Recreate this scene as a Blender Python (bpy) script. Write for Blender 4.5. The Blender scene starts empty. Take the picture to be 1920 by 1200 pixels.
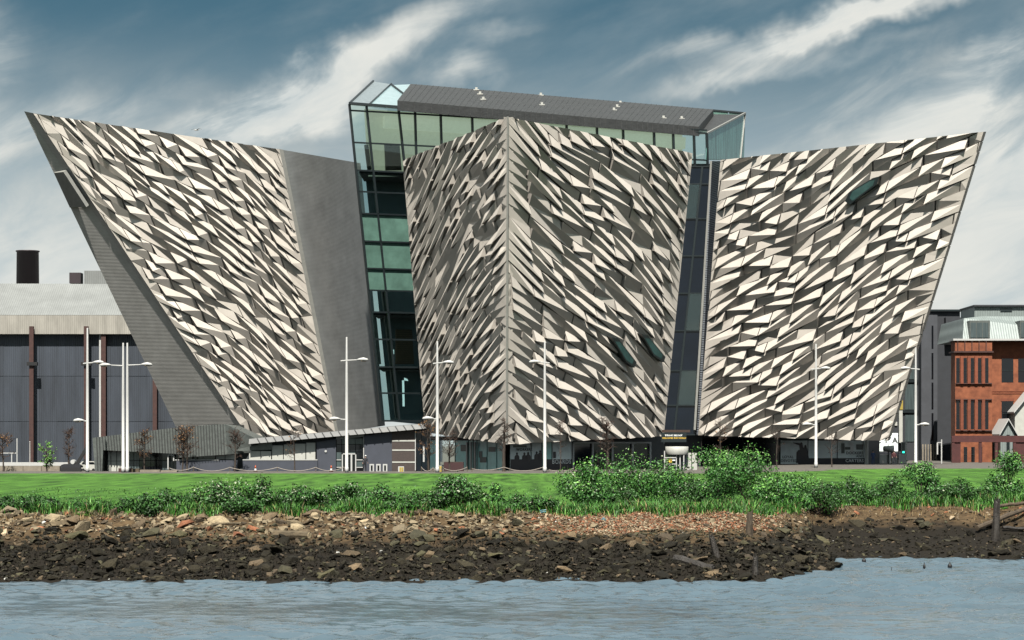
import bpy, bmesh, math, random
import numpy as np
from mathutils import Vector, Matrix, noise as mnoise

# ---------------------------------------------------------------- camera, sky, sun, exposure
scn = bpy.context.scene
COL = scn.collection
F = 4250.0; EYE = 3.2; HV = 830.0          # focal length in photo pixels, eye height, horizon row
cam_d = bpy.data.cameras.new('camera'); cam = bpy.data.objects.new('camera', cam_d); COL.objects.link(cam)
cam_d.sensor_width = 36.0; cam_d.lens = F / 1920 * 36.0; cam_d.shift_y = (HV - 600) / 1920
cam_d.clip_start = 0.5; cam_d.clip_end = 5000
cam.location = (0, 0, EYE); cam.rotation_euler = (math.radians(90), 0, 0)
scn.camera = cam

SUN_EL = math.radians(56.5); SUN_AZ = (-0.07, -0.9975)      # horizontal direction towards the sun
sun_d = bpy.data.lights.new('sun', 'SUN'); sun = bpy.data.objects.new('sun', sun_d); COL.objects.link(sun)
sun_d.energy = 5.0; sun_d.angle = math.radians(0.6); sun_d.color = (1.0, 0.955, 0.87)
sdir = Vector((SUN_AZ[0] * math.cos(SUN_EL), SUN_AZ[1] * math.cos(SUN_EL), math.sin(SUN_EL)))
sun.rotation_euler = sdir.to_track_quat('Z', 'Y').to_euler()
sun.location = (0, 0, 120)

world = bpy.data.worlds.new('World'); scn.world = world; world.use_nodes = True
def build_world():
    nt = world.node_tree; N = nt.nodes; L = nt.links; N.clear()
    out = N.new('ShaderNodeOutputWorld'); bg = N.new('ShaderNodeBackground'); bg.inputs['Strength'].default_value = 0.05
    L.new(bg.outputs[0], out.inputs[0])
    tc = N.new('ShaderNodeTexCoord'); sep = N.new('ShaderNodeSeparateXYZ'); L.new(tc.outputs['Generated'], sep.inputs[0])
    def M(op, a, b=None, c=None, clamp=False):
        n = N.new('ShaderNodeMath'); n.operation = op; n.use_clamp = clamp
        for i, v in enumerate((a, b, c)):
            if v is None: continue
            if isinstance(v, (int, float)): n.inputs[i].default_value = v
            else: L.new(v, n.inputs[i])
        return n.outputs[0]
    def MR(v, a, b, c=0.0, d=1.0, t='SMOOTHSTEP'):
        n = N.new('ShaderNodeMapRange'); n.interpolation_type = t; L.new(v, n.inputs['Value'])
        for k, x in (('From Min', a), ('From Max', b), ('To Min', c), ('To Max', d)): n.inputs[k].default_value = x
        return n.outputs[0]
    def RGB(r, g, b):
        n = N.new('ShaderNodeRGB'); n.outputs[0].default_value = (r, g, b, 1); return n.outputs[0]
    def MIX(f, a, b, blend='MIX'):
        n = N.new('ShaderNodeMix'); n.data_type = 'RGBA'; n.blend_type = blend
        if isinstance(f, (int, float)): n.inputs[0].default_value = f
        else: L.new(f, n.inputs[0])
        L.new(a, n.inputs[6]); L.new(b, n.inputs[7]); return n.outputs[2]
    x, y, z = sep.outputs
    # the sky itself: Nishita, looked up at a steeper angle (polarised, deep tone)
    zz = M('ADD', M('MULTIPLY', M('ABSOLUTE', z), 2.2), 0.16)
    cv = N.new('ShaderNodeCombineXYZ'); L.new(x, cv.inputs[0]); L.new(y, cv.inputs[1]); L.new(zz, cv.inputs[2])
    nv = N.new('ShaderNodeVectorMath'); nv.operation = 'NORMALIZE'; L.new(cv.outputs[0], nv.inputs[0])
    sky = N.new('ShaderNodeTexSky'); sky.sky_type = 'NISHITA'; sky.sun_disc = False
    sky.sun_elevation = SUN_EL; sky.sun_rotation = math.atan2(SUN_AZ[0], SUN_AZ[1])
    sky.air_density = 1.0; sky.dust_density = 0.6; sky.ozone_density = 1.6
    L.new(nv.outputs[0], sky.inputs[0])
    base = MIX(1.0, sky.outputs[0], RGB(0.62, 0.88, 0.70), 'MULTIPLY')
    # direction plane coordinates
    pv = N.new('ShaderNodeCombineXYZ'); L.new(x, pv.inputs[0]); L.new(z, pv.inputs[1])
    def noise(scale, detail, rough, rot=0.0, stretch=(1, 1, 1), off=(0, 0, 0), dist=0.0):
        mp = N.new('ShaderNodeMapping'); mp.inputs['Rotation'].default_value = (0, 0, -rot)
        mp.inputs['Scale'].default_value = stretch; mp.inputs['Location'].default_value = off
        r = N.new('ShaderNodeMapping'); r.inputs['Rotation'].default_value = (0, 0, -rot); L.new(pv.outputs[0], r.inputs[0])
        mp.inputs['Rotation'].default_value = (0, 0, 0); L.new(r.outputs[0], mp.inputs[0])
        n = N.new('ShaderNodeTexNoise'); n.inputs['Scale'].default_value = scale; n.inputs['Detail'].default_value = detail
        n.inputs['Roughness'].default_value = rough; n.inputs['Distortion'].default_value = dist
        L.new(mp.outputs[0], n.inputs['Vector']); return n
    wn = noise(14, 5, 0.6)
    wv = N.new('ShaderNodeVectorMath'); wv.operation = 'SUBTRACT'; L.new(wn.outputs['Color'], wv.inputs[0]); wv.inputs[1].default_value = (0.5, 0.5, 0.5)
    ws = N.new('ShaderNodeVectorMath'); ws.operation = 'SCALE'; L.new(wv.outputs[0], ws.inputs[0]); ws.inputs['Scale'].default_value = 0.045
    wa = N.new('ShaderNodeVectorMath'); wa.operation = 'ADD'; L.new(pv.outputs[0], wa.inputs[0]); L.new(ws.outputs[0], wa.inputs[1])
    flat = N.new('ShaderNodeVectorMath'); flat.operation = 'MULTIPLY'; L.new(wa.outputs[0], flat.inputs[0]); flat.inputs[1].default_value = (1, 1, 0)
    def streak(u0, v0, u1, v1, w, amp):
        s0, t0, s1, t1 = (u0 - 960) / F, (HV - v0) / F, (u1 - 960) / F, (HV - v1) / F
        mp = N.new('ShaderNodeMapping'); mp.vector_type = 'TEXTURE'; L.new(flat.outputs[0], mp.inputs[0])
        mp.inputs['Location'].default_value = ((s0 + s1) / 2, (t0 + t1) / 2, 0)
        mp.inputs['Rotation'].default_value = (0, 0, math.atan2(t1 - t0, s1 - s0))
        ln = math.hypot(s1 - s0, t1 - t0)
        mp.inputs['Scale'].default_value = (ln * 0.62, w / F, 1)
        l = N.new('ShaderNodeVectorMath'); l.operation = 'LENGTH'; L.new(mp.outputs[0], l.inputs[0])
        return M('MULTIPLY', MR(l.outputs['Value'], 0.0, 1.25, 1.0, 0.0), amp * .82)
    streaks = [(400, 245, 890, 25, 58, 1.3), (370, 255, 700, 190, 62, 1.2), (1240, 105, 1990, -25, 34, 1.05), (1250, 170, 1640, 30, 34, 0.75),
               (1280, 165, 1660, 95, 22, .45), (1560, 330, 2060, 60, 85, 1.0), (1700, 420, 2150, 260, 150, .9), (-160, 230, 60, 60, 95, 0.9), (-200, 300, 330, 200, 70, .55),
               (555, 118, 605, 112, 17, 0.8), (780, 160, 930, 150, 40, .7), (1480, 250, 1750, 120, 70, .35), (840, 110, 1000, 70, 24, .4)]
    dens = None
    for s in streaks:
        g = streak(*s); dens = g if dens is None else M('ADD', dens, g)
    wis = noise(44, 8, 0.6, math.radians(24), (0.35, 1.0, 1.0), dist=0.6).outputs['Fac']
    dens = M('MULTIPLY', dens, MR(wis, 0.25, 0.7, 0.18, 1.2))
    # thin veil everywhere and bright low sky
    veil = noise(9, 7, 0.6, math.radians(18), (0.35, 1.0, 1.0), (0.3, 0.1, 0)).outputs['Fac']
    dens = M('ADD', dens, MR(veil, 0.40, 0.74, 0.0, 0.34))
    patch = noise(6, 6, 0.6, math.radians(20), (0.4, 1.0, 1.0), (1.7, 0.6, 0)).outputs['Fac']
    dens = M('ADD', dens, M('MULTIPLY', MR(z, 0.2, 0.3), MR(patch, 0.40, 0.56, 0.05, 0.85)))  # high cloud patches added mostly above the view, to brighten the water
    zn = M('ADD', z, M('MULTIPLY', M('SUBTRACT', veil, 0.5), 0.09))
    low = MR(zn, 0.185, 0.06, 0.0, 0.97)
    dens = M('ADD', dens, M('MULTIPLY', low, 0.95))
    dens = M('MINIMUM', dens, 1.0)
    cloud = MIX(MR(wis, 0.3, 0.7), RGB(5.3, 5.9, 6.0), RGB(7.4, 7.45, 7.0))
    fin = MIX(dens, base, cloud)
    L.new(fin, bg.inputs['Color'])
build_world()
vs = scn.view_settings; vs.view_transform = 'Standard'; vs.look = 'None'; vs.exposure = 1.09; vs.gamma = 1.0; vs.use_curve_mapping = False
scn.cycles.max_bounces = 6; scn.cycles.diffuse_bounces = 0; scn.cycles.glossy_bounces = 3; scn.cycles.transparent_max_bounces = 8
scn.cycles.use_denoising = True

# ---------------------------------------------------------------- helpers
R = random.Random(11)
def P(u, v, Y): return Vector(((u - 960) * Y / F, Y, EYE + (HV - v) * Y / F))
def sm(a, b, x):
    t = min(1, max(0, (x - a) / (b - a))); return t * t * (3 - 2 * t)

class Pl:
    """A plane through three points; at(u, v) is where the sight line of photo pixel (u, v) meets it."""
    def __init__(s, a, b, c):
        s.o = Vector(a); n = (Vector(b) - s.o).cross(Vector(c) - s.o).normalized()
        if n.y > 0: n = -n
        s.n = n; s.e1 = Vector((-n.y, n.x, 0)).normalized(); s.e2 = n.cross(s.e1).normalized()
        if s.e2.z < 0: s.e2 = -s.e2
    def at(s, u, v, off=0.0):
        d = Vector(((u - 960) / F, 1, (HV - v) / F)); o = Vector((0, 0, EYE))
        t = (s.o - o).dot(s.n) / d.dot(s.n); return o + d * t + s.n * off
    def ij(s, p): q = p - s.o; return (q.dot(s.e1), q.dot(s.e2))
    def pt(s, i, j, h=0.0): return s.o + s.e1 * i + s.e2 * j + s.n * h

class MB:
    def __init__(s): s.v = []; s.f = []; s.m = []
    def poly(s, pts, m=0):
        k = len(s.v); s.v += [tuple(p) for p in pts]; s.f.append(tuple(range(k, k + len(pts)))); s.m.append(m)
    def prism(s, front, back, m=0, mside=None):
        """closed solid between two matching rings of points"""
        k = len(s.v); n = len(front); s.v += [tuple(p) for p in front] + [tuple(p) for p in back]
        s.f.append(tuple(range(k, k + n))); s.m.append(m)
        s.f.append(tuple(range(k + 2 * n - 1, k + n - 1, -1))); s.m.append(m)
        for i in range(n):
            j = (i + 1) % n; s.f.append((k + i, k + n + i, k + n + j, k + j)); s.m.append(m if mside is None else mside)
    def box(s, c, size, rz=0.0, m=0):
        c = Vector(c); sx, sy, sz = [q / 2 for q in size]; ca, sa = math.cos(rz), math.sin(rz)
        def r(x, y): return (c.x + x * ca - y * sa, c.y + x * sa + y * ca)
        b = [r(-sx, -sy), r(sx, -sy), r(sx, sy), r(-sx, sy)]
        s.prism([(x, y, c.z + sz) for x, y in b], [(x, y, c.z - sz) for x, y in b], m)
    def beam(s, p, q, w, d, m=0, nrm=None):
        p = Vector(p); q = Vector(q); t = (q - p).normalized()
        nrm = Vector(nrm) if nrm is not None else Vector((0, -1, 0))
        if abs(t.dot(nrm)) > .95: nrm = Vector((1, 0, 0))
        a = t.cross(nrm).normalized(); b = a.cross(t).normalized()
        o = [a * w / 2 + b * d / 2, -a * w / 2 + b * d / 2, -a * w / 2 - b * d / 2, a * w / 2 - b * d / 2]
        s.prism([p + x for x in o], [q + x for x in o], m)
    def tube(s, pts, rad, n=6, m=0, cap=True):
        pts = [Vector(p) for p in pts]; k = len(s.v)
        for i, p in enumerate(pts):
            t = (pts[min(i + 1, len(pts) - 1)] - pts[max(i - 1, 0)]).normalized()
            a = t.cross(Vector((0.31, 0.9, 0.2)))
            if a.length < .1: a = t.cross(Vector((1, 0, 0)))
            a.normalize(); b = t.cross(a); r = rad[i] if isinstance(rad, (list, tuple)) else rad
            for j in range(n):
                g = 2 * math.pi * j / n; s.v.append(tuple(p + a * (r * math.cos(g)) + b * (r * math.sin(g))))
        for i in range(len(pts) - 1):
            for j in range(n):
                j2 = (j + 1) % n; s.f.append((k + i * n + j, k + i * n + j2, k + (i + 1) * n + j2, k + (i + 1) * n + j)); s.m.append(m)
        if cap:
            s.f.append(tuple(k + j for j in range(n - 1, -1, -1))); s.m.append(m)
            e = k + (len(pts) - 1) * n; s.f.append(tuple(e + j for j in range(n))); s.m.append(m)
    def lathe(s, c, prof, n=16, m=0):
        c = Vector(c); k = len(s.v)
        for r, z in prof:
            for j in range(n):
                g = 2 * math.pi * j / n; s.v.append((c.x + r * math.cos(g), c.y + r * math.sin(g), c.z + z))
        for i in range(len(prof) - 1):
            for j in range(n):
                j2 = (j + 1) % n; s.f.append((k + i * n + j, k + i * n + j2, k + (i + 1) * n + j2, k + (i + 1) * n + j)); s.m.append(m)
        s.f.append(tuple(k + j for j in range(n - 1, -1, -1))); s.m.append(m)
        e = k + (len(prof) - 1) * n; s.f.append(tuple(e + j for j in range(n))); s.m.append(m)
    def build(s, name, mats, parent=None, smooth=False, loc=None):
        me = bpy.data.meshes.new(name); off = Vector(loc) if loc is not None else Vector((0, 0, 0))
        vv = s.v if loc is None else [(x - off.x, y - off.y, z - off.z) for x, y, z in s.v]
        me.from_pydata(vv, [], s.f)
        if not isinstance(mats, (list, tuple)): mats = [mats]
        for q in mats: me.materials.append(q)
        if len(mats) > 1: me.polygons.foreach_set('material_index', s.m)
        if smooth: me.polygons.foreach_set('use_smooth', [True] * len(me.polygons))
        me.update()
        return link(name, me, parent, loc)
def link(name, data, parent=None, loc=None):
    o = bpy.data.objects.new(name, data); COL.objects.link(o)
    if loc is not None: o.location = loc
    if parent is not None: adopt(o, parent)
    return o
def wloc(o):
    p = Vector(o.location)
    return p
ROOT = {}
def adopt(o, parent):
    o.parent = parent
    o.matrix_parent_inverse = Matrix.Translation(-ROOT.get(parent.name, Vector((0, 0, 0))))
def tag(o, label=None, cat=None, group=None, kind=None):
    if label: o['label'] = label
    if cat: o['category'] = cat
    if group: o['group'] = group
    if kind: o['kind'] = kind
    return o
def thing(name, label, cat, loc=(0, 0, 0), group=None):
    o = bpy.data.objects.new(name, None); COL.objects.link(o); o.location = loc; o.empty_display_size = .5
    ROOT[o.name] = Vector(loc)
    return tag(o, label, cat, group)
def text_mesh(name, body, size, plane_o, e1, e2, mat, parent, spacing=1.0, align='CENTER', bold=0.0):
    c = bpy.data.curves.new(name, 'FONT'); c.body = body; c.size = size; c.align_x = align; c.align_y = 'CENTER'
    c.space_character = spacing; c.offset = bold; c.resolution_u = 3
    t = bpy.data.objects.new(name, c); COL.objects.link(t)
    bpy.context.view_layer.update()
    me = bpy.data.meshes.new_from_object(t.evaluated_get(bpy.context.evaluated_depsgraph_get()))
    COL.objects.unlink(t); bpy.data.objects.remove(t)
    n = e1.cross(e2)
    me.transform(Matrix(((e1.x, e2.x, n.x, plane_o.x), (e1.y, e2.y, n.y, plane_o.y), (e1.z, e2.z, n.z, plane_o.z), (0, 0, 0, 1))))
    me.materials.clear(); me.materials.append(mat)
    return link(name, me, parent)

# ---------------------------------------------------------------- materials
ALB = 0.50      # base colours below are as seen in the photograph's exposure
def pm(name, c, rough=0.6, metal=0.0, var=0.12, scale=2.0, bump=0.0, bscale=12.0, c2=None, isl=0.0, orand=0.0, spec=0.5, stretch=(1, 1, 1), rib=None, ribs=0.0, ribc=0.0, detail=5):
    c = tuple(x * ALB for x in c); c2 = c2 if c2 is None else tuple(x * ALB for x in c2)
    m = bpy.data.materials.new(name); m.use_nodes = True; nt = m.node_tree; N = nt.nodes; L = nt.links
    b = N['Principled BSDF']; b.inputs['Roughness'].default_value = rough; b.inputs['Metallic'].default_value = metal
    b.inputs['Specular IOR Level'].default_value = spec
    tc = N.new('ShaderNodeTexCoord'); mp = N.new('ShaderNodeMapping'); mp.inputs['Scale'].default_value = stretch
    L.new(tc.outputs['Object'], mp.inputs[0])
    n = N.new('ShaderNodeTexNoise'); n.inputs['Scale'].default_value = scale; n.inputs['Detail'].default_value = detail; n.inputs['Roughness'].default_value = 0.62
    L.new(mp.outputs[0], n.inputs['Vector'])
    r = N.new('ShaderNodeValToRGB'); e = r.color_ramp.elements; e[0].position = 0.3; e[1].position = 0.72
    c2 = c2 if c2 is not None else tuple(min(1, x * (1 + var)) for x in c)
    c1 = tuple(x * (1 - var) for x in c)
    e[0].color = (*c1, 1); e[1].color = (*c2, 1); L.new(n.outputs['Fac'], r.inputs[0])
    col = r.outputs[0]
    def scale_by(col, src, amt):
        mr = N.new('ShaderNodeMapRange'); mr.inputs['To Min'].default_value = 1 - amt; mr.inputs['To Max'].default_value = 1 + amt; L.new(src, mr.inputs[0])
        x = N.new('ShaderNodeVectorMath'); x.operation = 'SCALE'; L.new(col, x.inputs[0]); L.new(mr.outputs[0], x.inputs['Scale']); return x.outputs[0]
    if isl: g = N.new('ShaderNodeNewGeometry'); col = scale_by(col, g.outputs['Random Per Island'], isl)
    if orand: g = N.new('ShaderNodeObjectInfo'); col = scale_by(col, g.outputs['Random'], orand)
    hgt = None
    if rib:
        w = N.new('ShaderNodeTexWave'); w.wave_type = 'BANDS'; w.bands_direction = rib; w.inputs['Scale'].default_value = ribs; w.inputs['Distortion'].default_value = 0.0
        L.new(tc.outputs['Object'], w.inputs['Vector']); hgt = w.outputs['Fac']
        if ribc: col = scale_by(col, hgt, ribc)
    L.new(col, b.inputs['Base Color'])
    if bump:
        bn = N.new('ShaderNodeTexNoise'); bn.inputs['Scale'].default_value = bscale; bn.inputs['Detail'].default_value = 4; L.new(mp.outputs[0], bn.inputs['Vector'])
        bp = N.new('ShaderNodeBump'); bp.inputs['Strength'].default_value = bump; bp.inputs['Distance'].default_value = 0.1
        L.new(hgt if hgt is not None else bn.outputs['Fac'], bp.inputs['Height']); L.new(bp.outputs[0], b.inputs['Normal'])
    return m
def glass(name, tint, refl=0.14, rough=0.02):
    m = bpy.data.materials.new(name); m.use_nodes = True; nt = m.node_tree; N = nt.nodes; L = nt.links; N.clear()
    o = N.new('ShaderNodeOutputMaterial'); t = N.new('ShaderNodeBsdfTransparent'); t.inputs[0].default_value = (*tint, 1)
    g = N.new('ShaderNodeBsdfGlossy'); g.inputs['Roughness'].default_value = rough; g.inputs[0].default_value = (.9, 1, .97, 1)
    lw = N.new('ShaderNodeFresnel'); lw.inputs[0].default_value = 1.5
    a = N.new('ShaderNodeMath'); a.operation = 'ADD'; a.inputs[1].default_value = refl; a.use_clamp = True; L.new(lw.outputs[0], a.inputs[0])
    x = N.new('ShaderNodeMixShader'); L.new(a.outputs[0], x.inputs[0]); L.new(t.outputs[0], x.inputs[1]); L.new(g.outputs[0], x.inputs[2]); L.new(x.outputs[0], o.inputs[0])
    return m
Mt = {}
Mt['panel'] = pm('anodised_panel', (1.05, 0.965, 0.865), 0.45, 0.15, 0.07, 0.8, 0.05, 9, isl=0.07, orand=0.07, spec=0.3)
Mt['core'] = pm('hull_backing', (0.03, 0.028, 0.026), 0.7)
Mt['rib'] = pm('ribbed_grey_metal', (0.85, 0.83, 0.79), 0.42, 0.1, 0.14, 0.6, 0.12, rib='Z', ribs=1.9, ribc=0.10)
Mt['ribs'] = pm('smooth_ribbed_shoulder_metal', (0.36, 0.37, 0.37), 0.4, 0.35, 0.16, 0.5, 0.12, rib='Z', ribs=1.9, ribc=0.12)
Mt['ribd'] = pm('ribbed_dark_metal', (0.10, 0.115, 0.14), 0.35, 0.4, 0.12, 0.3, 0.5, rib='Z', ribs=1.35, ribc=0.25)
Mt['trim'] = pm('pale_edge_trim', (0.42, 0.42, 0.39), 0.4)
Mt['strip'] = pm('blue_grey_roof_metal', (0.36, 0.43, 0.46), 0.35, 0.2, 0.15, 2)
Mt['skyp'] = pm('pale_blue_skylight', (0.44, 0.62, 0.66), 0.15, 0, 0.1, 1)
Mt['zinc'] = pm('dark_zinc_roof', (0.082, 0.085, 0.086), 0.5, 0.3, 0.25, 3.0, 0.2, 6, stretch=(.3, 1, 1))
Mt['zincl'] = pm('grey_zinc_cladding', (0.165, 0.185, 0.175), 0.5, 0.15, 0.25, 2.2, 0.15, 5)
Mt['canopy'] = pm('light_zinc_canopy', (0.115, 0.12, 0.12), 0.5, 0.1, 0.2, 2)
Mt['frame'] = pm('dark_glazing_frame', (0.018, 0.028, 0.032), 0.4)
Mt['white'] = pm('white_paint', (0.78, 0.78, 0.76), 0.4, 0, 0.06, 4)
Mt['glassg'] = glass('green_clear_glass', (0.90, 0.97, 0.93), 0.03)
Mt['glassd'] = glass('dark_clear_glass', (0.66, 0.78, 0.78), 0.05)
Mt['glassc'] = glass('pale_skylight_glass', (0.6, 0.8, 0.82), 0.6, .08)
Mt['frost'] = pm('frosted_green_glass', (0.165, 0.31, 0.255), 0.25, 0, 0.25, 0.6)
Mt['slitg'] = pm('dark_teal_glass', (0.05, 0.13, 0.125), 0.15, 0, 0.3, 1)
Mt['glassr'] = pm('green_glass_painted_reflection', (0.25, 0.52, 0.47), 0.12, 0.45, 0.55, 1.6, stretch=(1.2, 1.2, 0.14))  # vertical reflection streaks are put into the base colour as stretched noise
Mt['black'] = pm('blue_black_glass', (0.011, 0.017, 0.028), 0.12, 0, 0.2, .4, spec=.4)
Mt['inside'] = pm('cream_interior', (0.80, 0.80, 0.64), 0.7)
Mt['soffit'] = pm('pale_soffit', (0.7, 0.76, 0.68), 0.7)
Mt['brown'] = pm('brown_timber_panel', (0.075, 0.04, 0.028), 0.5)
for k_, e_ in (('inside', .13), ('soffit', .17)):      # added glow: wall and soffit emit in place of top floor lamps
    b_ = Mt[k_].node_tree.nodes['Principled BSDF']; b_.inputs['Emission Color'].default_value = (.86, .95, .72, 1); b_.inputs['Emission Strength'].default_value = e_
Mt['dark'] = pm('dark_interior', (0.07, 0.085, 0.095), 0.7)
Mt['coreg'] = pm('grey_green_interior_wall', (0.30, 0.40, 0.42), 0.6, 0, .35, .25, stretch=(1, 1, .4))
Mt['wood'] = pm('honey_timber_slats', (0.30, 0.19, 0.10), 0.6, rib='Z', ribs=1.2, ribc=.3)
Mt['navy'] = pm('blue_grey_render', (0.075, 0.085, 0.115), 0.7, 0, 0.12, 1.0)
Mt['bwall'] = pm('brown_brick_wall', (0.085, 0.062, 0.056), 0.75, 0, 0.25, 8)
Mt['cream'] = pm('cream_panel', (0.75, 0.75, 0.69), 0.5, 0, 0.1, 1.5)
Mt['mint'] = pm('mint_poster_glass', (0.80, 1.50, 1.42), 0.2, 0, 0.12, 1.0)
Mt['poster'] = pm('pale_poster', (1.55, 1.68, 1.66), 0.4, 0, 0.1, 1.0)
Mt['ink'] = pm('dark_print', (0.035, 0.032, 0.045), 0.45, 0, 0.1)
Mt['inkg'] = pm('grey_print', (0.16, 0.19, 0.19), 0.45, 0, 0.1)
Mt['inkw'] = pm('pale_print', (1.5, 1.52, 1.5), 0.45, 0, 0.05)
Mt['gold'] = pm('gold_print', (1.3, 0.85, 0.12), 0.45, 0, 0.05)
Mt['shed'] = pm('shed_blue_steel', (0.066, 0.080, 0.105), 0.6, 0.1, 0.35, .5, 0.35, rib='X', ribs=1.0, ribc=.12, stretch=(1, 1, .15), orand=.1)
Mt['shedr'] = pm('shed_pale_roof', (0.31, 0.325, 0.32), 0.6, 0, 0.15, .4, 0.35, rib='X', ribs=1.0, ribc=.12)
Mt['shedf'] = pm('shed_stained_fascia', (0.50, 0.475, 0.42), 0.65, 0, 0.25, .8, 0.3, rib='X', ribs=1.0, ribc=.1, stretch=(1, 1, .25))
Mt['rust'] = pm('rust_brown_steel', (0.085, 0.033, 0.027), 0.7, 0, 0.3, 2)
Mt['stack'] = pm('dark_chimney_steel', (0.045, 0.028, 0.036), 0.6, 0, 0.3, .5, stretch=(1, 1, .2))
Mt['brick'] = pm('red_brick', (0.37, 0.105, 0.042), 0.85, 0, 0.35, 1.2, c2=(0.50, 0.16, 0.07))
Mt['brickp'] = pm('red_brick_piece', (0.31, 0.085, 0.04), 0.85, 0, 0.2, 2.0, orand=.18)
Mt['corten'] = pm('corten_steel', (0.105, 0.024, 0.022), 0.7, 0, 0.3, 1.5)
Mt['mans'] = pm('pale_mansard_metal', (0.36, 0.42, 0.41), 0.5, 0.1, 0.1, 1, 0.4, rib='X', ribs=0.9, ribc=.12)
Mt['office'] = pm('charcoal_office_wall', (0.042, 0.047, 0.058), 0.7, 0, 0.15, 1)
Mt['office2'] = pm('slate_office_wall', (0.085, 0.092, 0.108), 0.7, 0, 0.15, 1)
Mt['wglass'] = pm('dark_window_glass', (0.012, 0.014, 0.018), 0.08, 0, 0.1)
Mt['gglass'] = pm('grey_green_curtain_glass', (0.11, 0.145, 0.15), 0.2, 0, 0.35, 2, stretch=(4, 4, .2))
Mt['yellow'] = pm('yellow_cabinet_paint', (0.62, 0.47, 0.10), 0.5)
Mt['orange'] = pm('orange_cone_plastic', (0.75, 0.13, 0.03), 0.5)
Mt['lamp'] = pm('lamp_lens', (0.8, 0.62, 0.4), 0.3)
Mt['blk'] = pm('black_rubber', (0.012, 0.012, 0.014), 0.6)
Mt['planter'] = pm('maroon_planter', (0.065, 0.02, 0.022), 0.6)
Mt['rope'] = pm('pale_rope', (0.50, 0.44, 0.38), 0.8)
Mt['concrete'] = pm('beige_concrete', (0.36, 0.31, 0.24), 0.8, 0, 0.25, 2)
Mt['timber'] = pm('weathered_timber', (0.20, 0.15, 0.085), 0.85, 0, 0.4, 5, 0.5, 20, stretch=(.25, 1, 1), orand=.25)
Mt['timberb'] = pm('rotten_brown_timber', (0.095, 0.068, 0.042), 0.85, 0, 0.5, 4, 0.6, 14, stretch=(1, 1, .2), orand=.2)
Mt['timberd'] = pm('wet_black_timber', (0.035, 0.028, 0.022), 0.6, 0, 0.4, 5, 0.5, 20, orand=.2)
Mt['bark'] = pm('grey_brown_bark', (0.075, 0.055, 0.042), 0.85, 0, 0.3, 6)
Mt['twig'] = pm('rusty_twigs', (0.085, 0.045, 0.03), 0.85, 0, 0.3, 6)
Mt['autumn'] = pm('amber_leaves', (0.32, 0.15, 0.035), 0.7, 0, 0.3, 3, isl=.5)
def leafmat(name, c, c2, isl=.55):
    m = pm(name, c, 0.5, 0, 0.2, 1.2, c2=c2, isl=isl, spec=.35)
    b = m.node_tree.nodes['Principled BSDF']
    b.inputs['Subsurface Weight'].default_value = 0.0
    return m
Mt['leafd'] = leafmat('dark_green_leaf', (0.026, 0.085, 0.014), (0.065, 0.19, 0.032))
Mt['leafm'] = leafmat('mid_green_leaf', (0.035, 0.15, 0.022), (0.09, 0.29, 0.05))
Mt['leafl'] = leafmat('fresh_and_highlight_leaf', (0.12, 0.38, 0.05), (0.28, 0.58, 0.13))
Mt['bloss'] = pm('cream_blossom', (0.55, 0.60, 0.42), 0.6, isl=.3)
Mt['blade'] = leafmat('tall_grass_blade', (0.030, 0.13, 0.014), (0.075, 0.28, 0.028), .7)
Mt['straw'] = pm('dry_straw', (0.36, 0.25, 0.11), 0.8, 0, 0.3, 3, isl=.5)
Mt['lawn'] = pm('mown_lawn', (0.045, 0.165, 0.015), 0.8, 0, 0.62, 0.9, 0.9, 26, c2=(0.17, 0.42, 0.055), stretch=(1, .10, 1), detail=9, spec=.2)
Mt['pave'] = pm('pale_paving', (0.15, 0.135, 0.115), 0.8, 0, 0.15, 1.2)
Mt['rockp'] = pm('pale_stone', (0.44, 0.345, 0.21), 0.85, 0, 0.35, 5, 0.6, 12, isl=.35, orand=.35)
Mt['rockb'] = pm('brown_stone', (0.16, 0.112, 0.06), 0.85, 0, 0.4, 5, 0.6, 12, isl=.4, orand=.4)
Mt['rockd'] = pm('wet_weedy_stone', (0.038, 0.032, 0.019), 0.75, 0, 0.5, 6, 0.8, 16, isl=.6, orand=.55, spec=.2)
Mt['rockm'] = pm('mossy_stone', (0.085, 0.075, 0.03), 0.8, 0, 0.4, 5, 0.6, 12, isl=.4, orand=.35)
Mt['rubb'] = pm('brick_rubble', (0.40, 0.15, 0.065), 0.85, 0, 0.35, 6, 0.4, 12, isl=.45, orand=.3)
Mt['rubc'] = pm('cream_rubble', (0.55, 0.42, 0.27), 0.85, 0, 0.3, 6, 0.4, 12, isl=.4, orand=.3)
Mt['shell'] = pm('white_shell', (0.75, 0.74, 0.68), 0.6, isl=.2)
Mt['skin'] = pm('skin', (0.45, 0.27, 0.20), 0.6)
Mt['bluec'] = pm('blue_workwear', (0.05, 0.09, 0.22), 0.8)
Mt['darkc'] = pm('dark_clothes', (0.02, 0.022, 0.03), 0.8)
Mt['redc'] = pm('dark_red_clothes', (0.10, 0.02, 0.025), 0.8)
Mt['bluep'] = pm('pale_blue_plastic', (0.12, 0.33, 0.42), 0.5)
Mt['teal'] = pm('teal_signal', (0.05, 0.55, 0.45), 0.4)

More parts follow.
